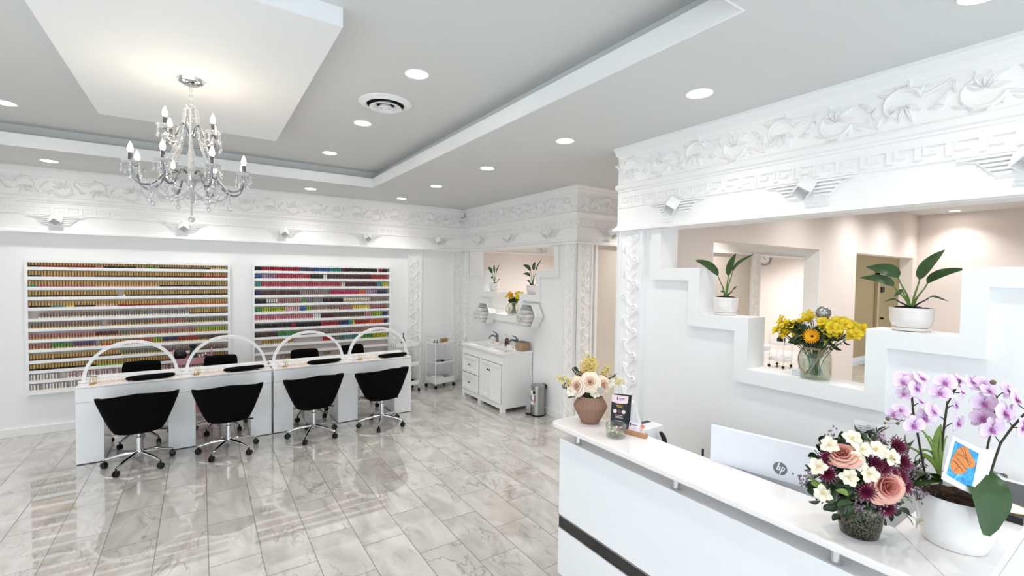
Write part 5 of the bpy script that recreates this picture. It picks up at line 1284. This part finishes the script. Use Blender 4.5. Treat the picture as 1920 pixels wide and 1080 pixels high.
tag(b.build('bouquet_foliage',[LEAFD,LEAF,LEAFL],smooth=60),'green leaves filling the mixed bouquet of roses and chrysanthemums','foliage',kind='stuff')
# message card behind the bouquet
p=at(1631,808,d=dM+.06)
k=thing('message_card','white message card with printed lines and pale flowers behind the mixed bouquet','card',p)
Mc=Matrix((rt,fw,up)).transposed().to_4x4()@Matrix.Rotation(R(12),4,'Y')@Matrix.Rotation(R(-14),4,'X')
def cm_(b): b.v=[Mc@p for p in b.v]; return b
cm_(MB().box(-.062,.062,-.0008,.0008,-.048,.032)).build('card',PAPER,k)
b=MB()
for i,w_ in enumerate((.006,.040,.043,.036,.041,.024)): b.box(-w_-.006,w_-.006,-.0016,-.001,.018-.0065*i,.0198-.0065*i,0)
for (x_,z_,r_) in ((.048,.004,.012),(.053,-.016,.009),(.040,-.012,.007)): b.raw([(x_+min(r_,.062-x_)*math.cos(2*PI*i/12),-.0018,z_+r_*math.sin(2*PI*i/12)) for i in range(12)],[tuple(range(12))],1)
cm_(b).build('print',[GREYPL,PINKCARD],k)
MB().tube([(0,0.003,-.01),Vector((0,-.02,-.25))],.0018,5).build('pick',mat('clear_pick','#cfd6cf',.3),k)
# orchid in a white pot
PO=Vector((2.262,.461,z+.0005)); 
r=thing('potted_orchid','pink orchid with several stems in a white pot on the counter','plant',PO)
dO=(PO-CAM).dot(fw)
MB().lathe([(.086,0),(.091,.004),(.103,.05),(.111,.11),(.114,.155),(.1135,.175),(.110,.18),(.106,.172),(.100,.1),(.002,.09)],56).build('pot',mat('glazed_white','#eeebe8',.14,var=.02,coat=.6,bump=.12,bs=14),r,smooth=50)
b=MB(); rng=random.Random(4)
b.grid(lambda u,v:(.104*v*math.cos(2*PI*u),.104*v*math.sin(2*PI*u),.162+.014*rng.random()*(v<.98)),26,6); b.build('potting_bark',mat('bark','#3b2618',1,var=.5,vs=90,bump=1,bs=120),r)
Minv=Matrix.Translation(-PO)
def loc(x,y,dd=0): return at(x,y,d=dO+dd)-PO
SP=[[(1734,900,.0),(1733.6,886,0),(1727,850,.0),(1721,816,-.01),(1713,778,-.02),(1709,735,-.02),(1711,712,-.02)],[(1764,905,.0),(1763,890,.02),(1766,845,.02),(1770,802,.02),(1776,757,.01),(1789,733,.0),(1800,715,0)],[(1842,900,.03),(1852,837,.05),(1862,790,.05),(1868,747,.04),(1863,720,.03)],[(1848,905,-.01),(1856,892,-.02),(1866,860,-.02),(1876,831,-.03),(1897,802,-.04),(1919,778,-.05),(1945,758,-.06)]]
for s in SP:
    pts=[loc(*q) for q in s]; pts[0].z=min(pts[0].z,.17); pts=[Vector((pts[0].x*.6,pts[0].y*.6,.16))]+pts
    pp=[];
    for i in range(len(pts)-1):
        for t_ in range(4): pp.append(pts[i].lerp(pts[i+1],t_/4))
    pp.append(pts[-1]); MB().tube(pp,.0036,7).build('flower_stem',mat('orchid_stem','#3a3222',.5),r,smooth=60)
OM=[orchid_bloom(.044).mesh('bloom',[ORCHID,ORCHIDC],smooth=60)]
def bloom(x,y,dd,fx,fz,sc,base):
    p=loc(x,y,dd); d=(-fw+rt*fx+up*fz).normalized()
    o=bpy.data.objects.new('bloom',OM[0]); COL.objects.link(o); o.parent=r
    z_=d; y_=(up-d*up.dot(d)).normalized(); x_=y_.cross(z_)
    ML=Matrix.Translation(p)@Matrix((x_,y_,z_)).transposed().to_4x4()@Matrix.Rotation(rng.uniform(-.35,.35),4,'Z')@Matrix.Scale(sc*.9,4); o.matrix_basis=ML
    bs=loc(*base); M=ML.inverted(); q=MB().tube(bez(bs,bs+Vector((0,0,.01)),p-d*.02,p,5),.0018,5); q.v=[M@v for v in q.v]; q.build('flower_stalk',mat('orchid_stem','#3a3222',.5),o,smooth=60)
for (x,y,dd,fx,fz,sc,bi) in ((1696,708,-.01,-.5,.9,.8,(1711,716,-.02)),(1728,710,-.03,.3,.9,.9,(1711,716,-.02)),(1693,717,-.02,-.5,.5,.8,(1710,722,-.02)),(1718,728,-.04,.2,.2,.95,(1709,735,-.02)),(1695,739,-.02,-1.2,.3,.7,(1711,752,-.02)),(1689,770,-.02,-.8,.6,.75,(1714,780,-.02)),(1676,777,-.01,-.9,.0,.7,(1714,780,-.02)),(1726,754,-.04,.6,1.0,.7,(1712,765,-.02)),(1749,772,-.02,.2,.4,.95,(1770,787,.02)),(1733,785,-.02,-.2,.1,1.0,(1722,812,-.01)),(1713,798,-.05,-.1,-.1,1.0,(1720,815,-.01)),(1772,718,-.02,-.4,.3,.95,(1787,735,0)),(1763,737,-.02,-.6,.4,.9,(1777,757,.01)),(1797,713,.02,.3,1.,.85,(1793,725,0)),(1803,736,-.01,.8,.5,.85,(1786,738,0)),(1792,760,.0,.6,.2,.75,(1775,772,.015)),(1796,794,.0,.4,-.1,.95,(1771,805,.02)),(1823,717,.03,.2,.5,.9,(1862,722,.03)),(1845,722,.02,-.2,.4,.95,(1863,724,.03)),(1845,757,.0,-.3,.1,1.15,(1866,760,.04)),(1842,785,.0,-.3,.0,1.1,(1864,785,.05)),(1859,805,-.04,.0,-.2,1.2,(1875,832,-.03)),(1884,775,-.05,.2,.1,1.25,(1898,800,-.04)),(1891,733,.02,.3,.4,1.05,(1869,748,.04)),(1905,750,-.04,.5,.3,1.2,(1925,772,-.05)),(1917,803,-.06,.4,-.1,1.1,(1893,808,-.04)),(1854,733,.0,.0,.7,.8,(1866,745,.04))):
    bloom(x,y,dd,fx,fz,sc,bi)
for (x,y,sx) in ((1664.5,785,.010),(1659,793,.006),(1683,794,.008),(1699,790.5,.011),(1862,717,.013)):
    MB().ell(loc(x,y,-.02),(sx*.8,sx*.7,sx*.7),10,7).build('bud',mat('orchid_bud','#6e5c4a',.6),r,smooth=60)
MB().tube([loc(1713,805,-.02),loc(1699,790,-.02),loc(1683,786,-.02),loc(1664,785,-.02)],.0018,5).tube([loc(1690,788,-.02),loc(1683,793,-.02),loc(1659,793,-.02)],.0012,5).build('bud_stem',mat('orchid_stem','#3a3222',.5),r,smooth=60)
def oleaf(pts,W_,m=LEAF,fold=.15,upv=(0,0,1)):
    P=bez(*[Vector(p) for p in pts],n=14); strap_leaf(P,lambda s:W_*math.sin(PI*min(1,.04+.945*s**1.15))**.55,fold=fold,up=upv).build('leaf',m,r,smooth=60)
G=mat('orchid_leaf','#2d4a1b',.3,var=.15,vs=12)
oleaf((loc(1775,888,0),loc(1838,872,-.10),loc(1868,930,-.17),loc(1849,1004,-.165)),.060,G,.12,(fw.x*-1,fw.y*-1,.3))
oleaf((loc(1790,890,.0),loc(1850,890,-.06),loc(1890,910,-.13),loc(1868,985,-.13)),.045,G,.12,(fw.x*-1,fw.y*-1,.3))
oleaf((loc(1760,905,.02),loc(1740,880,.02),loc(1715,870,.0),loc(1690,905,-.02)),.045,G,.2)
oleaf((loc(1770,905,-.02),loc(1740,895,-.04),loc(1715,900,-.05),loc(1708,912,-.05)),.04,G,.2)
oleaf((loc(1840,900,.05),loc(1850,880,.08),loc(1865,880,.1),loc(1885,896,.1)),.03,G,.2)
for (x1,y1,x2,y2) in ((1700,862,1688,830),(1728,815,1722,808),(1720,858,1715,871),(1757,868,1722,842),(1730,865,1718,875),(1765,815,1764,795),(1775,830,1776,820),(1745,830,1735,820),(1740,850,1718,870)):
    a=loc(1762,900,.01); e=loc(x1,y1,.03); P=bez(a,a+(Vector((0,0,.08))),e+Vector((0,0,.05)),loc(x2,y2 if y2<y1 else y1+6,.03),10)
    strap_leaf(P,lambda s:.006*(1-s*.85)+.001,fold=.3,up=(fw.x,fw.y,0)).build('thin_leaf',LEAFL,r,smooth=60)
oleaf((loc(1762,895,.01),loc(1750,850,.02),loc(1757,820,.02),loc(1765,797,.02)),.014,LEAFL,.3,(fw.x,fw.y,0))
# greeting card tucked into the orchid
P4=[Vector(at(x,y,d=dO-.13)) for x,y in ((1765,898),(1826,929),(1843,843),(1787,817))]
c0=sum(P4,Vector())/4
k=thing('greeting_card','folded greeting card with an orange and blue painting tucked into the orchid pot','card',c0)
nrm_=((P4[1]-P4[0]).cross(P4[3]-P4[0])).normalized()
if nrm_.dot(fw)>0: nrm_=-nrm_
def cardpt(u,v,o=0): return (P4[0].lerp(P4[1],u)).lerp(P4[3].lerp(P4[2],u),v)-c0+nrm_*o
b=MB(); v8=[cardpt(u,v,o) for o in (0,-.0015) for u,v in ((0,0),(1,0),(1,1),(0,1))]; b.raw(v8,[(0,1,2,3),(7,6,5,4),(0,4,5,1),(1,5,6,2),(2,6,7,3),(3,7,4,0)]); b.build('front_leaf',PAPER,k)
bk=[cardpt(1,0,-.001),Vector(at(1846,922,d=dO-.07))-c0,Vector(at(1866,843,d=dO-.07))-c0,cardpt(1,1,-.001)]
b=MB(); b.raw(bk+[q-nrm_*.0015 for q in bk],[(0,1,2,3),(7,6,5,4),(0,4,5,1),(1,5,6,2),(2,6,7,3),(3,7,4,0)]); b.build('back_leaf',PAPER,k)
def paint_mat():
    m=bpy.data.materials.new('blue_wash'); m.use_nodes=True; nt=m.node_tree; p=nt.nodes['Principled BSDF']; p.inputs['Roughness'].default_value=.5
    tc=nt.nodes.new('ShaderNodeTexCoord'); n=nt.nodes.new('ShaderNodeTexNoise'); n.inputs['Scale'].default_value=38; n.inputs['Detail'].default_value=4; n.inputs['Distortion'].default_value=1.5
    nt.links.new(tc.outputs['Object'],n.inputs['Vector']); r_=nt.nodes.new('ShaderNodeValToRGB'); nt.links.new(n.outputs['Fac'],r_.inputs['Fac'])
    e=r_.color_ramp.elements; e[0].position=.32; e[0].color=lin('#1d6fb4'); e[1].position=.7; e[1].color=lin('#6cc4d2'); x=e.new(.5); x.color=lin('#2f9fd0')
    nt.links.new(r_.outputs['Color'],p.inputs['Base Color']); return m
b=MB(); b.raw([cardpt(u,v,.0006) for u,v in ((.10,.14),(.90,.10),(.90,.88),(.10,.92))],[(0,1,2,3)]); pic=b.build('painting',paint_mat(),k)
b=MB(); sh=[(.12,.42),(.18,.30),(.30,.24),(.45,.27),(.55,.33),(.66,.40),(.60,.46),(.70,.50),(.84,.56),(.86,.66),(.72,.76),(.60,.82),(.50,.90),(.36,.88),(.24,.78),(.16,.64)]
b.raw([cardpt(u,v,.0010) for u,v in sh],[tuple(range(len(sh)))]); b.build('orange_shape',mat('orange_wash','#d98545',.6,var=.2,vs=60),pic)
b=MB()
for a,c in (((.2,.7),(.75,.62)),((.22,.6),(.62,.45)),((.3,.84),(.7,.55)),((.18,.5),(.5,.4)),((.25,.5),(.55,.36)),((.4,.88),(.62,.6)),((.3,.3),(.4,.45)),((.16,.62),(.5,.72))): b.tube([cardpt(*a,.0014),cardpt(*c,.0014)],.0005,4)
b.build('ink_lines',mat('ink_brown','#5a3320',.7),pic)
k=thing('flower_pick','clear plastic flower pick sticking out of the orchid pot','pick',PO+loc(1848,925,-.08)); e=loc(1880,965,-.10)-loc(1848,925,-.08)
MB().tube([(0,0,0),e],.002,6).build('rod',mat('clear_pick','#cfd6cf',.3),k)
# black box with gold rimmed plate on the wing
tb=at(1885,935,z=z); 
r=thing('black_display_box','flat black box with white round gold-rimmed emblem on the counter wing','box',(2.86,.43,z+.0005),0)
MB().box(-.22,.22,-.085,.085,0,.028).build('box',mat('black_satin','#17161a',.3),r,bevel=.003)
MB().lathe([(.001,.0285),(.060,.0285),(.060,.0295),(.001,.0297)],36,(-.14,-.03,0)).build('white_disc',PAPER,r,smooth=40)
MB().lathe([(.060,.0285),(.063,.0285),(.063,.031),(.060,.031)],36,(-.14,-.03,0),cap='ring').build('gold_rim',GOLD,r,smooth=40)
b=MB()
for (x_,y_,r_) in ((.06,.05,.025),(.02,.065,.013),(-.01,.05,.010)): b.lathe([(.001,.0285),(r_,.0285),(r_,.0293),(.001,.0294)],18,(x_,y_,0))
b.build('pink_spots',PINKCARD,r); b=MB(); b.box(-.02,.03,-.004,.003,.0283,.029); b.build('gold_lettering_line',GOLD,r)
# ------------------------------------------------------------------ ceiling fixtures
EM=mat('downlight_glow','#fffaf0',.5,emit=22,ecol='#fff6ea'); 
def spot(name,loc,e,size=R(128),rad=.06,parent=None,col=(1,.985,.965)):
    l=bpy.data.lights.new(name,'SPOT'); l.energy=e; l.spot_size=size; l.spot_blend=.9; l.shadow_soft_size=rad; l.color=col
    o=bpy.data.objects.new(name,l); COL.objects.link(o); o.location=loc
    if parent: o.parent=parent
    return o
def downlight():
    r=thing('downlight','x','ceiling light')
    MB().lathe([(.068,-.001),(.084,-.001),(.086,-.004),(.080,-.008),(.068,-.004)],32,cap='ring').build('trim_ring',WPLAST,r,smooth=40)
    MB().lathe([(.001,-.0035),(.067,-.0035),(.067,-.0015),(.001,-.0015)],32).build('lens',EM,r)
    return r
dl=downlight(); n_=[0]
DL_E=14
def put_light(x,y,z,label,group,e=None,lit=True):
    if e is None and x>2 and y<4: e=10
    o=dl if n_[0]==0 else dup(dl); n_[0]+=1; o.location=(x,y,z); o['label']=label; o['group']=group
    if lit: spot('downlight_or_fill_spot',(x,y,z-.03),DL_E if e is None else e)
w_=['nearest the back wall','second from the back wall','third from the back wall','fourth from the back wall','fifth from the back wall','sixth from the back wall']
for k,y in enumerate((7.07,5.77,4.437,3.12,1.81,.52,-.8)):
    if k<6: put_light(2.64,y,ZC,'round downlight in the lower ceiling beside the right wall, '+w_[k],'downlights beside the right wall')
    else: spot('downlight_or_fill_spot',(2.64,y,ZC-.03),9)  # last one is an unseen spot without fixture, added for light
for x,l in ((-1.371,'at the far left in the lower ceiling along the back wall'),(-.03,'hidden behind the chandelier along the back wall'),(1.298,'second from the corner along the back wall')): put_light(x,7.075,ZC,'round downlight '+l,'downlights along the back wall')
for k,y in enumerate((5.77,4.43,3.115)): put_light(1.268,y,ZT,'round downlight inside the raised tray right of the chandelier, '+w_[k],'downlights in the raised tray')
put_light(-1.381,5.728,ZT,'round downlight inside the raised tray at the far left edge','downlights in the raised tray')
for x,y,z_ in ((-1.38,4.43,ZT),(-1.38,3.1,ZT),(1.27,1.8,ZT),(-1.38,1.8,ZT),(-2.7,7.07,ZC),(-2.7,5.77,ZC),(-2.7,4.43,ZC),(-2.7,3.1,ZC),(-2.7,1.8,ZC),(-2.7,.5,ZC),(1.3,.3,ZC),(0,.3,ZC),(-1.3,.3,ZC)): spot('downlight_or_fill_spot',(x,y,z_-.03),DL_E)  # unseen spots mirroring the downlight grid, no fixtures, added for lighting
put_light(10.517,2.314,ZC,'round downlight in the side room ceiling seen through the reception niche','side room downlights',30)
for x,y in ((7.9,2.2),(9.2,2.2),(6.2,2.0),(4.6,1.4),(8.0,.8),(6.2,.8),(9.6,.9)): spot('downlight_or_fill_spot',(x,y,ZC-.03),38,R(160))  # bare fill spots added to brighten the side room, no fixtures
for x,y in ((5.5,6.3),(7.0,6.3),(9.0,6.3),(11.0,6.0),(11.4,5.3)): spot('downlight_or_fill_spot',(x,y,ZC-.03),1.6*70)  # fill spots added to brighten the back room, no fixtures there
for x,y in ((5.2,3.8),(7.0,3.8)): spot('downlight_or_fill_spot',(x,y,ZC-.03),60,col=(1,.96,.9))  # added corridor fill, two spots without fixtures
spot('downlight_or_fill_spot',(13.5,3.8,2.5),6,col=(1,.85,.62))  # warm fill spot added at the tan corridor end, no fixture
r=thing('ceiling_vent','round white ceiling air diffuser in the raised tray','vent',(1.275,3.80,ZT))
def ringl(a,c,za,zb,t=.004): return [(a,za),(c,zb),(c,zb+t),(a,za+t)]
MB().lathe([(.17,-.001),(.215,-.001),(.213,-.008),(.165,-.028),(.150,-.02),(.155,-.005)],48,cap='ring').build('outer_ring',WPLAST,r,smooth=50)
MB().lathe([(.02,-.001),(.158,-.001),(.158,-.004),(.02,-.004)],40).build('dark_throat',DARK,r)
for a,c,zb_ in ((.075,.128,-.052),(.03,.06,-.060)):
    MB().lathe([(a,-.012),(a+.004,-.010),(c,zb_+.016),(c+.002,zb_+.008),(c-.008,zb_+.006),(a,-.02)],40,cap='ring').build('inner_ring',WPLAST,r,smooth=50)
MB().lathe([(.001,-.06),(.028,-.056),(.03,-.03),(.001,-.02)],24).build('centre_cone',WPLAST,r,smooth=50)
r=thing('security_camera','small white security camera in the corner under the ceiling','camera',(3.98,7.565,3.02))
MB().lathe([(.03,0),(.03,.05),(.022,.055)],20,(0,0,.03)).build('mount',WPLAST,r,smooth=40)
MB().ell((0,0,0),(.034,.034,.044),18,12).build('head',WPLAST,r,smooth=60)
q=-fw.copy(); q.z=-.25; q.normalize(); b=MB().tube([q*.022,q*.038],[.015,.012],18); b.build('lens',BLACKGL,r,smooth=40)
MB().box(-.015,.015,0,.07,.04,.06).build('arm',WPLAST,r)
# ------------------------------------------------------------------ chandelier
CH=Vector((-.05,3.9,0)); 
root=thing('chandelier','crystal candle chandelier with two tiers hanging from the ceiling panel','chandelier',(CH.x,CH.y,0))
MB().lathe([(.001,3.262),(.045,3.264),(.072,3.278),(.078,3.2995),(.001,3.2997)],32).build('canopy',CHROME,root,smooth=40)
b=MB()
for k in range(6):
    zc=3.255-.022*k; b.tube([((.009*math.cos(a)) if k%2 else 0,0 if k%2 else .009*math.cos(a),zc+.014*math.sin(a)) for a in [2*PI*i/12 for i in range(13)]],.0022,5)
b.build('chain',CHROME,root,smooth=60)
MB().lathe([(.004,3.13),(.028,3.12),(.012,3.10),(.007,3.06),(.020,3.035),(.024,3.01),(.010,2.98),(.008,2.90),(.008,2.83),(.018,2.81),(.026,2.785),(.014,2.76),(.009,2.74),(.020,2.715),(.024,2.69),(.012,2.665),(.030,2.64),(.042,2.615),(.022,2.57),(.012,2.54),(.012,2.52)],12).build('stem_column',CRYSTAL,root)
MB().lathe([(.03,2.60),(.10,2.622),(.115,2.64),(.11,2.642),(.03,2.61)],30).build('centre_dish',CRYSTAL,root,smooth=50)
MB().lathe([(.02,2.57),(.026,2.585),(.022,2.60)],20).build('centre_hub',CHROME,root,smooth=50)
MB().lathe([(.022,2.925),(.028,2.94),(.022,2.955)],20).build('upper_hub',CHROME,root,smooth=50)
def drop(b,p,s=1):
    p=Vector(p); b.ell(p-Vector((0,0,.007*s)),(.006*s,.006*s,.006*s),6,4)
    for q,h in ((.004,.0),): pass
    b.lathe([(.001,-.052*s),(.009*s,-.040*s),(.011*s,-.032*s),(.006*s,-.020*s),(.001,-.014*s)],6,p)
def beads(pts,r,n):
    b=MB(); P=[Vector(p) for p in pts]; L=[0]
    for a,c in zip(P,P[1:]): L.append(L[-1]+(c-a).length)
    for k in range(n):
        s=L[-1]*(k+.5)/n; i=max(j for j in range(len(L)-1) if L[j]<=s); q=P[i].lerp(P[i+1],(s-L[i])/(L[i+1]-L[i])); b.ell(q,(r,r,r),6,4)
    return b
BULB=mat('candle_bulb','#fff3da',.4,emit=8,ecol='#ffe9c4')
def arm(a,R_,zh,zt,dip,nm):
    ca,sa=math.cos(a),math.sin(a); P=lambda r_,z_:Vector((ca*r_,sa*r_,z_))
    pts=bez(P(.02,zh),P(R_*.25,zh+.10),P(R_*.42,zh+.08),P(R_*.55,zh-.0),8)[:-1]+bez(P(R_*.55,zh),P(R_*.72,zh-dip*1.3),P(R_*1.0,zh-dip*1.2),P(R_,zt),10)
    o=MB().tube(pts,.0070,8).build('arm',mat('dark_chrome','#8d8e93',.12,1),root,smooth=60)
    MB().lathe([(.008,0),(.03,.004),(.047,.014),(.05,.020),(.046,.020),(.03,.009),(.008,.007)],20,P(R_,zt),ribs=1,rib=.05,cap='ring').build('drip_tray',CRYSTAL,o,smooth=50)
    MB().lathe([(.0115,.008),(.0115,.070),(.009,.073)],14,P(R_,zt)).build('candle_sleeve',mat('smoky_chrome','#77777c',.15,.9),o,smooth=40)
    MB().lathe([(.008,.072),(.014,.084),(.016,.096),(.012,.116),(.005,.134),(.001,.142)],14,P(R_,zt)).build('bulb',BULB,o,smooth=60)
    b=MB()
    for k in range(5):
        g=2*PI*k/5+a; q=P(R_,zt)+Vector((math.cos(g)*.046,math.sin(g)*.046,.012)); b.ell(q-Vector((0,0,.008)),(.006,.006,.006),6,4); b.ell(q-Vector((0,0,.022)),(.0065,.0065,.0065),6,4); drop(b,q-Vector((0,0,.028)),.85)
    b.build('crystal_drops',CRYSTAL,o)['kind']='stuff'
    l=bpy.data.lights.new('bulb_light','POINT'); l.energy=.2; l.color=(1,.87,.68); l.shadow_soft_size=.02; lo=bpy.data.objects.new('bulb_light',l); COL.objects.link(lo); lo.parent=o; lo.location=P(R_,zt+.16)
    return P
for k in range(8): arm(R(20)+2*PI*k/8,.335,2.60,2.66,.065,'l')
for k in range(4): arm(R(42)+2*PI*k/4,.185,2.915,2.915,.045,'u')
for k in range(8):
    a=R(42)+2*PI*k/8; ca,sa=math.cos(a),math.sin(a); P=lambda r_,z_:Vector((ca*r_,sa*r_,z_))
    beads(bez(P(.035,3.10),P(.05,2.95),P(.09,2.78),P(.175,2.665),14),.0098,30).build('bead_string',CRYSTAL,root)
for k in range(8):
    a0,a1=R(20)+2*PI*k/8,R(20)+2*PI*(k+1)/8; rr=.24; p0=Vector((rr*math.cos(a0),rr*math.sin(a0),2.575)); p1=Vector((rr*math.cos(a1),rr*math.sin(a1),2.575)); m=(p0+p1)/2
    b=beads(bez(p0,p0.lerp(m,.5)*1-Vector((0,0,.09)),p1.lerp(m,.5)-Vector((0,0,.09)),p1,12),.0055,22)
    for j in range(4): b.ell(p0-Vector((0,0,.018+.018*j)),(.007,.007,.007),6,4)
    drop(b,p0-Vector((0,0,.085)),1.25); b.build('garland',CRYSTAL,root)
    b=MB(); q=Vector((.175*math.cos(a0+.38),.175*math.sin(a0+.38),2.66))
    for j in range(2): b.ell(q-Vector((0,0,.01+.014*j)),(.006,.006,.006),6,4)
    drop(b,q-Vector((0,0,.035)),1); b.build('crystal_drop',CRYSTAL,root)
for k in range(8):
    a0=R(42)+2*PI*k/8; P=lambda r_,z_,a0=a0:Vector((math.cos(a0)*r_,math.sin(a0)*r_,z_))
    b=beads(bez(P(.24,2.575),P(.20,2.46),P(.10,2.44),P(.02,2.54),12),.0060,26)
    b.build('garland',CRYSTAL,root); b=MB()
    q=P(.145,2.66)
    for j in range(5): b.ell(q-Vector((0,0,.016*j)),(.0075,.0075,.0075),6,4)
    drop(b,q-Vector((0,0,.075)),1.2); b.build('crystal_drop',CRYSTAL,root)
for k in range(4):
    a0=R(42)+2*PI*k/4; P=lambda r_,z_,a0=a0:Vector((math.cos(a0)*r_,math.sin(a0)*r_,z_))
    beads(bez(P(.185,2.905),P(.16,2.80),P(.08,2.84),P(.03,2.96),12),.0072,22).build('garland',CRYSTAL,root)
b=MB()
for j in range(11): b.ell((0,0,2.515-.0135*j),(.0095-.0003*j,.0095-.0003*j,.008),8,5)
b.build('finial_string',CRYSTAL,root); MB().ell((0,0,2.345),(.020,.020,.021),8,6).build('finial_ball',CRYSTAL,root)
# ------------------------------------------------------------------ rooms behind
r=thing('wall_clock','round wall clock high on the far pinkish wall','clock',(12.48,6.46,2.49))
MB().lathe([(.15,0),(.165,.004),(.165,.03),(.145,.034),(.142,.012),(.001,.012)],36).map(lambda a,c,d:(-d,a,c)).build('case',mat('clock_frame','#8a8078',.4),r,smooth=40)
MB().lathe([(.0002,.013),(.142,.013)],36,cap=False).map(lambda a,c,d:(-d,a,c)).build('dial',PAPER,r)
b=MB(); b.box(-.017,-.015,-.005,.005,0,.10); b.box(-.017,-.015,-.06,0,-.004,.004)
for k in range(12): a=2*PI*k/12; b.cbox((-.0155,.115*math.sin(a),.115*math.cos(a)),(.001,.014,.014))
b.build('hands',BLACKPL,r)
p=at(1467,690,z=0)
t=trolley('salon_trolley','small white trolley seen through the opening behind the yellow bouquet',.36,.34,[.15,.52],WPLAST,.82,.07)
t.location=(p.x+.1,p.y+.1,0); Tt=Matrix.Translation(t.location)
for k,(x,y) in enumerate(((-.1,0),(.02,-.05),(.1,.05))):
    tag(MB().lathe([(.03,0),(.035,.01),(.035,.12),(.015,.15),(.015,.18)],12).build('dark_bottle',BLACKPL,smooth=40,loc=on(x,y,.5245,Tt)),'dark bottle on the far salon trolley','bottle','dark bottles on the far salon trolley')
p=at(1431,700,z=0)
r=thing('salon_chair','white upholstered salon chair half hidden by the niche step','chair',(10.0,5.35,0))
MB().lathe([(.22,0),(.23,.02),(.05,.04),(.035,.06),(.035,.42)],24).build('pedestal',CHROME,r,smooth=40)
MB().box(-.25,.25,-.25,.25,.42,.56).build('seat',WPLAST,r,bevel=.05,segs=4); MB().box(-.25,.25,.18,.29,.56,1.05).build('backrest',WPLAST,r,bevel=.045,segs=4)
# corridor door and thermostat
Q0=at(1640,560,Y=4.54); 
r=thing('corridor_door','tan panel door at the end of the corridor','door',(15.3,4.54,0))
b=MB(); b.box(-1.0,1.0,-.03,.015,0,2.1); b.build('panel',mat('tan_door','#b3986c',.6),r)
for sx in (-1.06,1.06): MB().box(sx-.06,sx+.06,-.045,.015,0,2.16).build('door_casing',mat('tan_trim','#c9b28c',.6),r)
MB().box(-1.12,1.12,-.045,.015,2.1,2.2).build('door_casing',mat('tan_trim','#c9b28c',.6),r); MB().ell((-.85,-.07,1.0),(.03,.04,.03),10,8).build('handle',BLACKPL,r,smooth=60)
p=at(1653,543,Y=4.52); tag(MB().box(-.10,.10,-.02,.0,-.07,.07).build('thermostat',BLACKPL,bevel=.003,loc=(p.x,4.505,p.z)),'small dark wall control beside the corridor door','thermostat')
# ------------------------------------------------------------------ world, exposure
w=bpy.data.worlds.new('daylight'); S.world=w; w.use_nodes=True; bg=w.node_tree.nodes['Background']; bg.inputs['Color'].default_value=(.80,.91,1,1); bg.inputs['Strength'].default_value=1.15
def portal(loc,rot,sx,sy):
    l=bpy.data.lights.new('window_portal','AREA'); l.shape='RECTANGLE'; l.size=sx; l.size_y=sy; l.cycles.is_portal=True
    o=bpy.data.objects.new('window_portal',l); COL.objects.link(o); o.location=loc; o.rotation_euler=rot
portal((-.07,-1.62,1.51),(R(90),0,0),6.6,2.78)
portal((-3.52,1.02,1.51),(R(90),0,R(-90)),5.1,2.78)
S.view_settings.view_transform='Standard'; S.view_settings.look='None'; S.view_settings.exposure=0.98; S.view_settings.gamma=1.0; S.view_settings.use_curve_mapping=False
c=S.cycles; c.use_denoising=True; c.max_bounces=10; c.diffuse_bounces=5; c.glossy_bounces=4; c.transmission_bounces=8; c.transparent_max_bounces=24; c.caustics_reflective=False; c.caustics_refractive=False; c.sample_clamp_indirect=6
